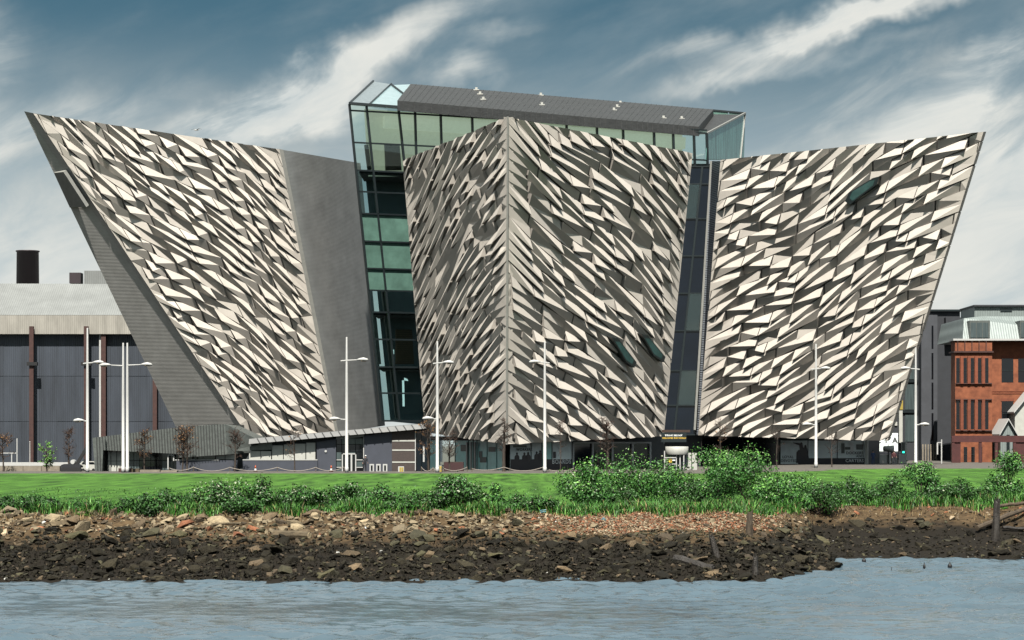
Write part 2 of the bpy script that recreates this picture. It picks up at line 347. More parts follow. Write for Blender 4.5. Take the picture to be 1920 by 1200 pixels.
def bank_mat():
    m = pm('tidal_mud_and_soil', (0.10, 0.064, 0.034), 0.8, 0, 0.45, 2.5, 0.8, 5, c2=(0.20, 0.135, 0.07))
    nt = m.node_tree; N = nt.nodes; L = nt.links; b = N['Principled BSDF']
    src = b.inputs['Base Color'].links[0].from_socket
    tc = N.new('ShaderNodeTexCoord'); sp = N.new('ShaderNodeSeparateXYZ'); L.new(tc.outputs['Object'], sp.inputs[0])
    n = N.new('ShaderNodeTexNoise'); n.inputs['Scale'].default_value = .7; L.new(tc.outputs['Object'], n.inputs['Vector'])
    a = N.new('ShaderNodeMath'); a.operation = 'MULTIPLY_ADD'; L.new(n.outputs['Fac'], a.inputs[0]); a.inputs[1].default_value = .9; L.new(sp.outputs[2], a.inputs[2])
    mr = N.new('ShaderNodeMapRange'); mr.inputs['From Min'].default_value = -1.25; mr.inputs['From Max'].default_value = -.8; L.new(a.outputs[0], mr.inputs[0])
    x = N.new('ShaderNodeMix'); x.data_type = 'RGBA'; L.new(mr.outputs[0], x.inputs[0]); x.inputs[6].default_value = (.0095, .0075, .005, 1); b.inputs['Specular IOR Level'].default_value = .15; L.new(src, x.inputs[7])
    L.new(x.outputs[2], b.inputs['Base Color'])
    return m
Mt['bank'] = bank_mat()
def water_mat():
    m = pm('harbour_water', (0.12, 0.18, 0.225), 0.06, 0, 0.2, 0.2, spec=.5)
    nt = m.node_tree; N = nt.nodes; L = nt.links; b = N['Principled BSDF']; b.inputs['IOR'].default_value = 1.4
    tc = N.new('ShaderNodeTexCoord'); n = N.new('ShaderNodeTexNoise'); n.inputs['Scale'].default_value = 4.5; n.inputs['Detail'].default_value = 4
    L.new(tc.outputs['Object'], n.inputs['Vector'])
    bp = N.new('ShaderNodeBump'); bp.inputs['Strength'].default_value = .7; bp.inputs['Distance'].default_value = .04
    L.new(n.outputs['Fac'], bp.inputs['Height']); L.new(bp.outputs[0], b.inputs['Normal'])
    return m
Mt['water'] = water_mat()

# ---------------------------------------------------------------- terrain
def yw(x):
    w = 101.6 + .5 * math.sin(x * .33 + 1) + .35 * math.sin(x * .9)
    a = w + 8.5 * sm(9.0, 15.6, x) ** 1.5
    return a + (122.0 - 110.2) * sm(15.4, 17.6, x) + .4 * math.sin(x * .7) * sm(17, 20, x)
PL = [(-30, -9), (0, -3.0), (1.5, -2.75), (4, -2.1), (7, -1.3), (9.3, -.72), (11, -.36), (15, -.3), (60, -.06), (110, 0), (3000, 0)]
PR = [(-30, -9), (0, -3.0), (4, -2.6), (8, -2.1), (11, -1.3), (13.5, -.62), (16, -.5), (60, -.06), (110, 0), (3000, 0)]
def interp(T, d):
    for (a, za), (b, zb) in zip(T, T[1:]):
        if d <= b: return za + (zb - za) * (d - a) / (b - a) if d > a else za
    return T[-1][1]
def g(x, y):
    d = y - yw(x); k = sm(10, 19, x)
    z = interp(PL, d) * (1 - k) + interp(PR, d) * k
    z += 0.4 * sm(22, 42, x) * sm(150, 265, y)
    if 0 < d < 16:
        z += (mnoise.noise(Vector((x * .8, y * .8, 0))) * .16 + mnoise.noise(Vector((x * 2.2, y * 2.2, 5))) * .09) * sm(0, 1.5, d) * sm(15, 10, d)
    return z
def hit(u, v, y0=90, y1=420):
    d = Vector(((u - 960) / F, 1, (HV - v) / F)); y = y0
    while y < y1:
        p = Vector((0, 0, EYE)) + d * y
        if p.z <= g(p.x, p.y): return Vector((p.x, p.y, g(p.x, p.y)))
        y += .2
    return Vector((0, 0, EYE)) + d * y1
xs = sorted(set([-1500, -900, -500, -300, -200, -150, -110, -80, -60, -50, -44, -38] + [round(-34 + .4 * i, 2) for i in range(171)] + [38, 44, 50, 60, 80, 110, 150, 200, 300, 500, 900, 1500]))
ys = sorted(set([60, 75, 85, 92] + [round(96 + .4 * i, 2) for i in range(121)] + [148 + 6 * i for i in range(30)] + [340, 380, 450, 600, 900, 1500, 3000]))
def yt(x):
    return yw(x) + 11.3 + 2.4 * sm(10, 19, x) + .5 * math.sin(x * 1.3) + .3 * math.sin(x * 3.1 + 1) + 1.0 * mnoise.noise(Vector((x * .6, 4.2, 0)))
def lawn_far(x): return 233 + 12 * sm(20, 42, x)
Z = [[g(x, y) for x in xs] for y in ys]
def sheet(name, test, mat, dz):
    mb = MB(); idx = {}
    for j in range(len(ys) - 1):
        for i in range(len(xs) - 1):
            if not test((xs[i] + xs[i + 1]) / 2, (ys[j] + ys[j + 1]) / 2): continue
            q = []
            for a, b in ((i, j), (i + 1, j), (i + 1, j + 1), (i, j + 1)):
                if (a, b) not in idx: idx[(a, b)] = len(mb.v); mb.v.append((xs[a], ys[b], Z[b][a] + dz))
                q.append(idx[(a, b)])
            mb.f.append(tuple(q)); mb.m.append(0)
    return tag(mb.build(name, mat, smooth=True), kind='structure')
riverbank = sheet('riverbank', lambda x, y: True, Mt['bank'], 0)
sheet('lawn', lambda x, y: y > yt(x) and y < lawn_far(x), Mt['lawn'], .05)
sheet('pavement', lambda x, y: y >= lawn_far(x), Mt['pave'], .03)

def build_water():
    wx = np.concatenate([[-1500, -600, -250, -100, -50], np.arange(-26, 32.01, .13), [50, 100, 250, 600, 1500]])
    wy = np.concatenate([[-1500, -500, -100, 0, 40, 58], np.arange(66, 124, .11), [140]])
    X, Y = np.meshgrid(wx, wy); rs = np.random.RandomState(4); H = np.zeros_like(X)
    amp = .5 + .5 * np.sin(X * .05 + Y * .16 + 1.0) * np.sin(X * .03 - Y * .09) ; amp = .2 + 1.6 * np.clip(amp, 0, 1)
    for i in range(64):
        wl = .5 * (4.2 ** rs.rand()); k = 2 * math.pi / wl; th = math.radians(262) + rs.randn() * .6
        H += (.0080 * wl ** .85) * np.sin(k * (X * math.cos(th) + Y * math.sin(th)) + rs.rand() * 6.28 + .6 * np.sin(X * .21 + Y * .13 + i))
    inside = (X > -27) & (X < 33) & (Y > 60) & (Y < 125)
    H = np.where(inside, H * amp * .85, 0) - 3.0 - .05
    me = bpy.data.meshes.new('water'); n, m = X.shape
    me.vertices.add(n * m); me.vertices.foreach_set('co', np.stack([X, Y, H], -1).astype(np.float32).ravel())
    a = (np.arange(n - 1)[:, None] * m + np.arange(m - 1)[None]).ravel()
    q = np.stack([a, a + 1, a + m + 1, a + m], -1).astype(np.int32)
    me.loops.add(q.size); me.loops.foreach_set('vertex_index', q.ravel())
    me.polygons.add(len(q)); me.polygons.foreach_set('loop_start', np.arange(0, q.size, 4, dtype=np.int32))
    me.update(calc_edges=True); me.polygons.foreach_set('use_smooth', np.ones(len(q), dtype=bool))
    me.materials.append(Mt['water'])
    tag(link('water', me), kind='structure')
build_water()

# ---------------------------------------------------------------- the museum building
museum = thing('museum_building', 'star shaped museum with four silver faceted hull shaped wings and glass atrium', 'museum', (0, 275, 0))
# planes of the four clad faces
CR = Pl(P(952, 220, 248), P(1297, 287, 266), P(950, 832, 256))
CL = Pl(P(952, 220, 248), P(757, 302, 272), P(950, 832, 256))
LW = Pl(P(62, 212, 268), P(525, 280, 284), P(630, 812, 291))
RW = Pl(P(1352, 300, 290), P(1845, 247, 270), P(1310, 815, 297))
def clip(poly, quad):
    """Sutherland-Hodgman: poly of (x, y, h) against a convex counter-clockwise quad"""
    out = poly
    for (ax, ay), (bx, by) in zip(quad, quad[1:] + quad[:1]):
        src, out = out, []
        if not src: return []
        def side(p): return (bx - ax) * (p[1] - ay) - (by - ay) * (p[0] - ax)
        for p, q in zip(src, src[1:] + src[:1]):
            sp, sq = side(p), side(q)
            if sp >= 0: out.append(p)
            if (sp >= 0) != (sq >= 0):
                t = sp / (sp - sq); out.append(tuple(p[k] + (q[k] - p[k]) * t for k in range(3)))
    return out
def area2(p): return .5 * sum(a[0] * b[1] - b[0] * a[1] for a, b in zip(p, p[1:] + p[:1]))
def pix(p): return (960 + F * p.x / p.y, HV - F * (p.z - EYE) / p.y)
all_panels = []
def clad(pl, quad_px, a_px, b_px, hull, seed, hgt, bend=0.0):
    rr = random.Random(seed)
    q = [pl.ij(pl.at(*p)) for p in quad_px]
    if area2(q) < 0: q = q[::-1]
    c = (sum(p[0] for p in quad_px) / 4, sum(p[1] for p in quad_px) / 4)
    o = pl.ij(pl.at(*c))
    def vec(d): e = pl.ij(pl.at(c[0] + d[0] / 2, c[1] + d[1] / 2)); f = pl.ij(pl.at(c[0] - d[0] / 2, c[1] - d[1] / 2)); return (e[0] - f[0], e[1] - f[1])
    a = vec(a_px); b = vec(b_px)
    def edge_dist(p):      # to the nearest of the two upright edges
        best = 9.
        for (x0, y0), (x1, y1) in zip(q, q[1:] + q[:1]):
            l = math.hypot(x1 - x0, y1 - y0)
            if abs(y1 - y0) < .6 * l: continue
            best = min(best, abs((x1 - x0) * (p[1] - y0) - (y1 - y0) * (p[0] - x0)) / l)
        return best
    for r in range(-70, 70):
        run = 0
        ln = math.hypot(*a); kk = []; pos = -50 + rr.choice((0, .5))
        while pos < 50: w_ = rr.choice((1, 1, 1.5, 1.5, 2)); kk.append((pos, w_)); pos += w_
        for k, w_ in kk:
            # b goes downwards: A top-left, B below it, D next along the seam, C below D
            ax = o[0] + a[0] * k + b[0] * r; ay = o[1] + a[1] * k + b[1] * r
            A = (ax, ay); B = (ax + b[0], ay + b[1])
            D = (ax + a[0] * w_, ay + a[1] * w_); C = (D[0] + b[0], D[1] + b[1])
            if max(abs(ax - o[0]), abs(ay - o[1])) > 60: continue
            nz = mnoise.noise(Vector((ax * .16, ay * .16, seed))) * .6 + .5 + rr.uniform(-.45, .45)
            h = hgt * rr.uniform(.92, 1.12); h0 = .22; lo = h0 - h * rr.uniform(.75, 1.05)
            def J(s=.025): return rr.uniform(-s, s)
            if nz < .41: H = {'A': h0 + J(), 'B': h0 + h, 'C': lo, 'D': h0 + J()}; tris = ('ABD', 'BCD')       # lower left corner stands out
            elif nz < .82: H = {'A': h0 + J(), 'B': lo, 'C': h0 + h, 'D': h0 + J()}; tris = ('ACD', 'ABC')     # lower right corner stands out
            elif rr.random() < .5: H = {'A': h0 + h * .75, 'B': h0 * .3, 'C': h0 + h * .2, 'D': h0}; tris = ('ABD', 'BCD')   # turned to the ground
            else: H = {'A': h0, 'B': h0 + h * .2, 'C': h0 * .3, 'D': h0 + h * .75}; tris = ('ACD', 'ABC')
            A, B, C, D = [(p[0], p[1] + .7 * math.sin(p[0] * .25 + seed)) for p in (A, B, C, D)]
            mx_, my_ = (A[0] + C[0]) / 2, (A[1] + C[1]) / 2; kx = .962
            A, B, C, D = [(mx_ + (p[0] - mx_) * kx, my_ + (p[1] - my_) * kx) for p in (A, B, C, D)]
            X = {'A': A, 'B': B, 'C': C, 'D': D}
            fold = [n for n in 'ABCD' if n in tris[0] and n in tris[1]]
            f0, f1 = X[fold[0]], X[fold[1]]
            mb = MB(); pa = 0.0
            for t in tris:
                poly = [(X[n][0], X[n][1], H[n]) for n in t]
                if area2(poly) < 0: poly.reverse()
                poly = clip(poly, q)
                if len(poly) < 3 or abs(area2(poly)) < 1e-3: continue
                poly = [(p[0], p[1], .15 + (p[2] - .15) * min(1, edge_dist(p) / 1.1)) for p in poly]
                pts = [pl.pt(*p) for p in poly]
                mb.poly(pts); pp = [pix(p) for p in pts]; pa += abs(area2(pp))
                def onfold(p): return abs((f1[0] - f0[0]) * (p[1] - f0[1]) - (f1[1] - f0[1]) * (p[0] - f0[0])) < 1e-3 * ln * ln
                for p, s in zip(poly, poly[1:] + poly[:1]):
                    if onfold(p) and onfold(s): continue
                    mb.poly([pl.pt(p[0], p[1], p[2]), pl.pt(p[0], p[1], -.7), pl.pt(s[0], s[1], -.7), pl.pt(s[0], s[1], s[2])])
            if mb.f: all_panels.append((pa, hull, mb))
def hull_core(name, ring_top, ring_bot, mats, mat_of=None):
    mb = MB(); mb.prism(ring_top, ring_bot)
    return mb.build(name, mats, museum)
def inset(pl, px, off=-.72): return pl.at(px[0], px[1], off)
# central hull: a wedge in plan, its stem towards the water
cq_r = [(952, 220), (1297, 287), (1243, 817), (950, 832)]
cq_l = [(757, 302), (952, 220), (950, 832), (799, 810)]
apex_t = P(952, 220, 248.6); apex_b = P(950, 832, 256.6)
central = hull_core('central_hull', [inset(CL, cq_l[0]), apex_t, inset(CR, cq_r[1])], [inset(CL, cq_l[3]), apex_b, inset(CR, cq_r[2])], Mt['core'])
clad(CR, cq_r, (38, 33), (0.5, 20.5), central, 3, .51)
clad(CL, cq_l, (18.5, -31), (0, 20), central, 5, .47)
mb = MB(); mb.beam(P(952, 219, 247.7), P(950, 833, 255.7), .22, .3); mb.build('stem_trim', Mt['trim'], central)
# left hull with its ribbed stem face and rounded ribbed shoulder
lq = [(62, 212), (525, 280), (630, 812), (467, 822)]
tip = P(47, 210, 268.6); stem_b = P(330, 800, LW.at(467, 822).y + 1.2)
curve_t = []; curve_b = []
for i in range(13):
    t = i / 12; w = math.sin(t * math.pi / 2); y = 1 - math.cos(t * math.pi / 2)
    u = 525 + (676 - 525) * t; v = 280 + 26 * t; curve_t.append(P(u, v, 284.0 + 13 * t ** 1.6))
    ub = 632 + (722 - 632) * t; curve_b.append(P(ub, 812 - 14 * t, 291.0 + 9 * t ** 1.6))
lt = [tip, inset(LW, lq[0]), inset(LW, lq[1])] ; lb = [stem_b, inset(LW, lq[3]), inset(LW, lq[2])]
back_t = P(676, 306, 306); back_b = P(722, 798, 306)
left = hull_core('left_hull', lt + [back_t], lb + [back_b], Mt['core'])
mb = MB()
mb.poly([tip + Vector((-.05, -.25, .05)), LW.at(62, 212, -.02), LW.at(467, 822, -.02), stem_b + Vector((0, -.25, 0))]); mb.build('ribbed_stem', Mt['rib'], left)
mb = MB(); k = len(curve_t); mb.v = [tuple(p) for p in curve_t + curve_b]
for i in range(k - 1): mb.f.append((i, k + i, k + i + 1, i + 1)); mb.m.append(0)
mb.build('ribbed_shoulder', Mt['ribs'], left, smooth=True)
mb = MB(); mb.prism([LW.at(521, 279, .1), LW.at(531, 281, .1), LW.at(637, 811, .1), LW.at(627, 812, .1)], [LW.at(521, 279, -.5), LW.at(531, 281, -.5), LW.at(637, 811, -.5), LW.at(627, 812, -.5)]); mb.build('edge_trim', Mt['trim'], left)
clad(LW, [(62, 213), (523, 280), (628, 812), (467, 822)], (34, 20.5), (11.5, 24), left, 8, .54)
SP = Pl(tip, LW.at(62, 212), stem_b)
mb = MB(); mb.prism([SP.at(*p, .32) for p in ((104, 322), (122, 320), (165, 386), (134, 387))], [SP.at(*p, -.2) for p in ((104, 322), (122, 320), (165, 386), (134, 387))])
mb.build('vent_panel', Mt['trim'], left)
# right hull
rq = [(1352, 300), (1845, 247), (1665, 826), (1310, 816)]
right = hull_core('right_hull', [inset(RW, rq[0]), inset(RW, (1843, 248)), P(1352, 300, 309)], [inset(RW, rq[3]), inset(RW, (1664, 825)), P(1310, 815, 309)], Mt['core'])
clad(RW, rq, (39, -21), (-3.5, 20), right, 21, .52)
# the panels: the 300 that show largest are parts, the rest one part of each hull
all_panels.sort(key=lambda t: -t[0])
rest = {}
for i, (pa, hull, mb) in enumerate(all_panels):
    if i < 300: mb.build('panel', Mt['panel'], hull)
    else:
        k = rest.setdefault(hull.name, (hull, MB()))[1]; off = len(k.v)
        k.v += mb.v; k.f += [tuple(x + off for x in f) for f in mb.f]; k.m += mb.m
for hull, k in rest.values(): tag(k.build('small_panels', Mt['panel'], hull), kind='stuff')
print('panels', len(all_panels))
# slit windows standing out of the cladding
def slit(pl, px, hull):
    cx, cy = sum(p[0] for p in px) / len(px), sum(p[1] for p in px) / len(px); px = [(cx + (x - cx) * 1.04, cy + (y - cy) * 1.04) for x, y in px]
    mb = MB(); mb.prism([pl.at(*p, 1.12) for p in px], [pl.at(*p, .05) for p in px]); w = mb.build('window', Mt['frame'], hull)
    c = (sum(p[0] for p in px) / len(px), sum(p[1] for p in px) / len(px))
    sp = [(c[0] + (p[0] - c[0]) * .74, c[1] + (p[1] - c[1]) * .74) for p in px]
    m2 = MB(); m2.poly([pl.at(*p, 1.135) for p in sp]); m2.build('window_pane', Mt['slitg'], hull)
slit(CR, [(1136, 631), (1147, 632), (1181, 676), (1177, 686), (1163, 676)], central)
slit(CR, [(1192, 625), (1203, 627), (1235, 666), (1232, 676), (1214, 664)], central)
slit(RW, [(1593, 376), (1601, 382), (1650, 345), (1655, 331), (1643, 334), (1600, 360)], right)

# glass atrium
atr = MB().build('glass_atrium', Mt['frame'], museum) if False else None
GP = Pl(P(655, 195, 280), P(1325, 250, 298), P(716, 790, 285))
def gz(u, v): return GP.at(u, v).z
mull_top = [(655, 195), (687, 198), (747, 203), (778, 205), (826, 209), (885, 213), (945, 218), (1004, 223), (1062, 228), (1119, 233), (1168, 237), (1226, 242), (1262, 245), (1301, 248), (1325, 250)]
mull_bot = [(716, 790), (749, 793), (812, 793)]
rails = [195, 207, 267, 319, 359, 400, 452, 503, 544, 585, 636, 688, 737, 789]
lean = [(mull_bot[i][0] - mull_top[i][0]) / (790 - 195) for i in range(3)]
def mu(i, v):
    if i < 3: return mull_top[i][0] + lean[i] * (v - mull_top[i][1])
    return mull_top[i][0] + .03 * (v - mull_top[i][1])
fr = MB()
rows_right = 3
def rail_v(j, u):      # a level rail drops slightly to the right as the glass recedes
    if j == 0: return 195 + (u - 655) * (250 - 195) / 670
    z = GP.at(655 + .1 * (rails[j] - 195), rails[j]).z
    lo, hi = rails[j] - 60, rails[j] + 60
    for _ in range(24):
        m_ = (lo + hi) / 2
        if GP.at(u, m_).z > z: lo = m_
        else: hi = m_
    return (lo + hi) / 2
GV = {}
for i in range(len(mull_top)):
    for j in range(len(rails)):
        u = mull_top[i][0]; v = rail_v(j, u)
        for _ in range(3): u = mu(i, v); v = rail_v(j, u)
        GV[i, j] = (u, v)
nm = len(mull_top)
glass_wall = MB()
for i in range(nm):
    last = len(rails) - 1 if i < 3 else (rows_right + 1 if i >= nm - 2 else rows_right)
    glass_wall.beam(GP.at(*GV[i, 0]), GP.at(*GV[i, last]), .24, .35, nrm=GP.n)
for j in range(len(rails)):
    i1 = nm - 1 if j <= rows_right else 2
    glass_wall.beam(GP.at(*GV[0, j], .01), GP.at(*GV[i1, j], .01), .2, .33, nrm=GP.n)
atrium = glass_wall.build('atrium_frame', Mt['frame'], museum)
for i in range(nm - 1):
    for j in range(len(rails) - 1):
        if i >= 2 and j >= rows_right and not (i == nm - 2 and j == rows_right): continue
        mt = 'glassg' if j < 3 else 'glassd' if j < 5 else 'frost' if j < 8 else 'glassd'
        pm_ = MB(); pts = [GV[i, j], GV[i, j + 1], GV[i + 1, j + 1], GV[i + 1, j]]
        pm_.prism([GP.at(*p, -.02) for p in pts], [GP.at(*p, -.06) for p in pts]); pm_.build('pane', Mt[mt], atrium)
# inside: back wall, soffit beam, floors, dark core, timber panels, sloping columns
ins = MB()
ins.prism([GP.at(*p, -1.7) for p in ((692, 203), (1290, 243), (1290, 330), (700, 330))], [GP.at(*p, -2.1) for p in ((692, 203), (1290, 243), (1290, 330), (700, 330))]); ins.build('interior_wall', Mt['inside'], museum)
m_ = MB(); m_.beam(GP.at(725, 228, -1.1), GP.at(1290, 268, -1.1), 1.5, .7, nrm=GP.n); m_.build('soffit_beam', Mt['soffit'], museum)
m_ = MB(); m_.prism([GP.at(*p, -1.4) for p in ((728, 270), (756, 270), (760, 319), (730, 319))], [GP.at(*p, -1.65) for p in ((728, 270), (756, 270), (760, 319), (730, 319))]); m_.build('timber_door', Mt['brown'], museum)
for j in (3, 5, 9, 11):
    m_ = MB(); a, b = GV[0, j], GV[2, j]
    zz = Vector((0, 0, -.35))
    pa, pb = GP.at(*a, -.35) + Vector((.5, 0, 0)), GP.at(*b, -.35); pc, pd = pb + Vector((0, 9, 0)), pa + Vector((0, 9, 0))
    if j == 3: pb = GP.at(*GV[nm - 1, 3], -.35) - Vector((.6, 0, 0)); pc = pb + Vector((0, 7, 0))
    pc.z = pb.z; pd.z = pa.z
    m_.prism([pa, pb, pc, pd], [p + zz for p in (pa, pb, pc, pd)]); m_.build('floor_slab', Mt['dark'], museum)
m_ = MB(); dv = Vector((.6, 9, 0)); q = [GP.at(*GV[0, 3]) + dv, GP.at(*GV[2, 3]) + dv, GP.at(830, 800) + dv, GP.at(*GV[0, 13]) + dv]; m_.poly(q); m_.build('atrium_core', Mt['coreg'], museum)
m_ = MB(); m_.prism([GP.at(*p, -4) for p in ((762, 620), (792, 620), (796, 686), (762, 686))], [GP.at(*p, -4.4) for p in ((762, 620), (792, 620), (796, 686), (762, 686))]); m_.build('timber_booth', Mt['wood'], museum)
for (a, b) in (((708, 585), (718, 684)), ((694, 270), (700, 318)), ((726, 546), (752, 786))):
    m_ = MB(); m_.beam(GP.at(*a, -1.6), GP.at(*b, -1.6), .45, .45, nrm=GP.n); m_.build('sloping_column', Mt['cream'] if a[1] > 300 else Mt['frame'], museum)
lens = bpy.data.materials.new('lit_display_lamp'); lens.use_nodes = True
lens.node_tree.nodes['Principled BSDF'].inputs['Emission Color'].default_value = (.85, 1, .95, 1); lens.node_tree.nodes['Principled BSDF'].inputs['Emission Strength'].default_value = .55
for pts in (((749, 656), (753, 658), (753, 666), (749, 668)), ((749, 671), (753, 673), (753, 679), (749, 681)), ((769, 716), (772, 716), (773, 765), (770, 765)), ((773, 711), (778, 713), (780, 717), (773, 716))):
    m_ = MB(); m_.prism([GP.at(*p, -3) for p in pts], [GP.at(*p, -3.2) for p in pts]); m_.build('display_lamp', lens, museum)
# right return of the glass box, back parapet and floor of the roof terrace
RP = Pl(P(1325, 250, 298), P(1397, 212, 318), P(1327, 330, 298.6))
cols = [(1326, 1.0), (1349, .68), (1373, .34), (1397, 0)]
def rtop(u): return 250 - (u - 1325) * 38 / 72
rf = MB()
for i in range(3):
    u0, u1 = cols[i][0], cols[i + 1][0]
    for (f0, f1) in ((0, .3), (.3, 1)):
        def vv(u, f): return rtop(u) + (300 - rtop(u)) * f
        pts = [(u0, vv(u0, f0)), (u0 - 2.0 * f1, vv(u0, f1)), (u1 - 2.0 * f1, vv(u1, f1)), (u1, vv(u1, f0))]
        m_ = MB(); m_.prism([RP.at(*p) for p in pts], [RP.at(*p, -.08) for p in pts]); m_.build('pane', Mt['glassr'], atrium)
rf.beam(RP.at(1325, 250, .02), RP.at(1397, 212, .02), .22, .25, nrm=RP.n); rf.beam(RP.at(1397, 212, .02), RP.at(1388, 300, .02), .2, .2, nrm=RP.n)
rf.build('return_frame', Mt['trim'], atrium)
BP = Pl(P(1330, 206, 318.5), P(1397, 212, 318.2), P(1330, 250, 318.5))
for a, b in ((1333, 1365), (1367, 1396)):
    m_ = MB(); pts = [(a, 207 + (a - 1333) * .08), (b, 207 + (b - 1333) * .08), (b, 232), (a, 232)]; m_.prism([BP.at(*p) for p in pts], [BP.at(*p, -.08) for p in pts]); m_.build('parapet_pane', Mt['frost'], atrium)
m_ = MB(); m_.beam(BP.at(1330, 206), BP.at(1397, 212), .22, .22); m_.beam(BP.at(1330, 215), BP.at(1397, 220), .12, .12); m_.build('parapet_rail', Mt['frame'], atrium)
m_ = MB(); m_.poly([P(1308, 252, 299), P(1325, 252, 298.4), P(1395, 215, 317.5), P(1336, 214, 317)]); m_.build('roof_terrace', Mt['zinc'], museum)
# zinc roof in three strips with a deep fascia, sloping up to the back
fl, fr_, bl, brr = P(745, 190, 280.3), P(1310, 239, 297.4), P(770, 157, 299), P(1338, 205, 315.5)
roof_root = None
for s in range(3):
    a0, a1 = s / 3, (s + 1) / 3 - .006
    ring = [fl.lerp(bl, a0), fr_.lerp(brr, a0), fr_.lerp(brr, a1), fl.lerp(bl, a1)]
    dz = Vector((0, 0, .05 * (2 - s))); th = Vector((0, 0, -1.15))
    m_ = MB(); m_.prism([p + dz for p in ring], [p + th for p in ring]); o = m_.build('roof_strip', Mt['zinc'], museum)
    n_ = 56; sm_ = MB()
    for i in range(1, n_):
        a = ring[0].lerp(ring[1], i / n_) + dz; b = ring[3].lerp(ring[2], i / n_) + dz; sm_.beam(a, b, .05, .09, nrm=(0, 0, 1))
        if s == 0: sm_.beam(a + Vector((0, -.04, 0)), a + Vector((0, -.04, -1.15)), .05, .06)
    tag(sm_.build('standing_seams', Mt['zinc'], o), kind='stuff')
for (u, v) in ((893, 171), (900, 179), (906, 189), (1014, 181), (1016, 199), (1163, 196), (1157, 203), (1151, 209), (1244, 224), (1278, 225)):
    t = (v - 157) / 40; yy = 298 - 16 * min(1, max(0, t - (u - 770) * .0021)) + (u - 770) * .029
    RFP = Pl(fl, fr_, bl); c = RFP.at(u, v, .06)
    m_ = MB(); m_.box(c + Vector((0, 0, .12)), (.75, .3, .12)); m_.box(c + Vector((0, 0, .3)), (.3, .2, .3)); m_.build('roof_anchor', Mt['cream'], museum)
# skylight at the left end of the roof: metal strip and sloping panes
SK = Pl(P(655, 194, 280), P(746, 201, 281), P(700, 153, 298))
def skq(name, px, mt, off=0):
    m_ = MB(); m_.prism([SK.at(*p, off) for p in px], [SK.at(*p, off - .15) for p in px]); m_.build(name, Mt[mt], atrium)
skq('skylight_strip', [(655, 194), (691, 197), (732, 158), (700, 153)], 'strip', .02)
skq('skylight_pane', [(692, 197), (746, 201), (760, 180), (734, 160)], 'skyp')
skq('skylight_pane', [(735, 159.5), (761, 179), (771, 164), (771, 158)], 'skyp')
m_ = MB(); m_.beam(SK.at(655, 195, .1), SK.at(747, 202, .1), .3, .3); m_.beam(SK.at(655, 195, .1), SK.at(700, 153, .1), .2, .2); m_.beam(SK.at(691, 198, .1), SK.at(734, 158, .1), .15, .15); m_.beam(SK.at(733, 159, .1), SK.at(762, 181, .1), .2, .2); m_.build('skylight_frame', Mt['frame'], atrium)
# dark glazed slot between central and right hull
SL = Pl(P(1297, 300, 296), P(1352, 300, 296), P(1245, 815, 296))
slot_l = lambda v: 1292 - (v - 300) * .105; slot_r = lambda v: 1338 - (v - 300) * .068
sv = [312, 345, 410, 480, 550, 620, 695, 760, 815]
sf = MB()
for v in sv: sf.beam(SL.at(slot_l(v), v, .02), SL.at(slot_r(v), v, .02), .16, .25)
um = lambda v: slot_l(v) + 17
sf.beam(SL.at(slot_l(312) + 26, 312, .03), SL.at(slot_l(815) + 26, 815, .03), .25, .3)
slot = sf.build('slot_frame', Mt['frame'], museum)
for a, b in zip(sv, sv[1:]):
    for (ka, kb) in ((0, 26), (26, None)):
        def U(v, k): return slot_r(v) if k is None else slot_l(v) + k
        px = [(U(a, ka), a), (U(a, kb), a), (U(b, kb), b), (U(b, ka), b)]
        m_ = MB(); m_.prism([SL.at(*p) for p in px], [SL.at(*p, -.06) for p in px]); m_.build('pane', Mt['black'] if R.random() < .75 else Mt['glassd'], slot)
m_ = MB(); m_.beam(SL.at(1333, 303, .25), SL.at(1302, 806, .25), .28, .5); m_.build('pale_fin', Mt['trim'], museum)
m_ = MB(); m_.prism([P(1335, 302, 294), P(1353, 302, 290.6), P(1312, 816, 297.4), P(1304, 816, 297.5)], [P(1335, 302, 300), P(1353, 302, 300), P(1312, 816, 303), P(1304, 816, 303)]); m_.build('ribbed_return', Mt['ribd'], right)
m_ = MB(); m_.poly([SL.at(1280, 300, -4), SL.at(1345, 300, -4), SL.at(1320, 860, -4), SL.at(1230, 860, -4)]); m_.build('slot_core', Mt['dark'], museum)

# ground floor under the hulls
WR = Pl(P(950, 860, 259.5), P(1250, 860, 274), P(950, 830, 259.5))
WL = Pl(P(950, 860, 259.5), P(800, 860, 277), P(950, 830, 259.5))
WW = Pl(P(1312, 850, 300), P(1625, 850, 292), P(1312, 820, 300))
def slab(pl, name, px, mt, front=.0, back=-.12, parent=museum):
    m_ = MB(); m_.prism([pl.at(*p, front) for p in px], [pl.at(*p, back) for p in px]); return m_.build(name, Mt[mt], parent)
def rect(u0, v0, u1, v1): return [(u0, v0), (u1, v0), (u1, v1), (u0, v1)]
cn = lambda v: Vector((P(950, v, 261.2).x, 261.2, P(950, v, 259.5).z))
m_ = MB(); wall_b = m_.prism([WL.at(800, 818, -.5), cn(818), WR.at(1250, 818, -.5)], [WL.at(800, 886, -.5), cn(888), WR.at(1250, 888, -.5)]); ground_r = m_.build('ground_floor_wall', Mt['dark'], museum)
for i, (u0, u1) in enumerate(((805, 822), (824, 851), (853, 876), (878, 885), (887, 892), (894, 911), (913, 929), (931, 944))):
    slab(WL, 'pane', rect(u0, 826, u1, 886), 'mint' if i != 1 else 'glassd', -.1, -.2, ground_r)
for u in (878, 886, 893): slab(WL, 'white_post', rect(u - .9, 829, u + .9, 886), 'white', .25, .1, ground_r)
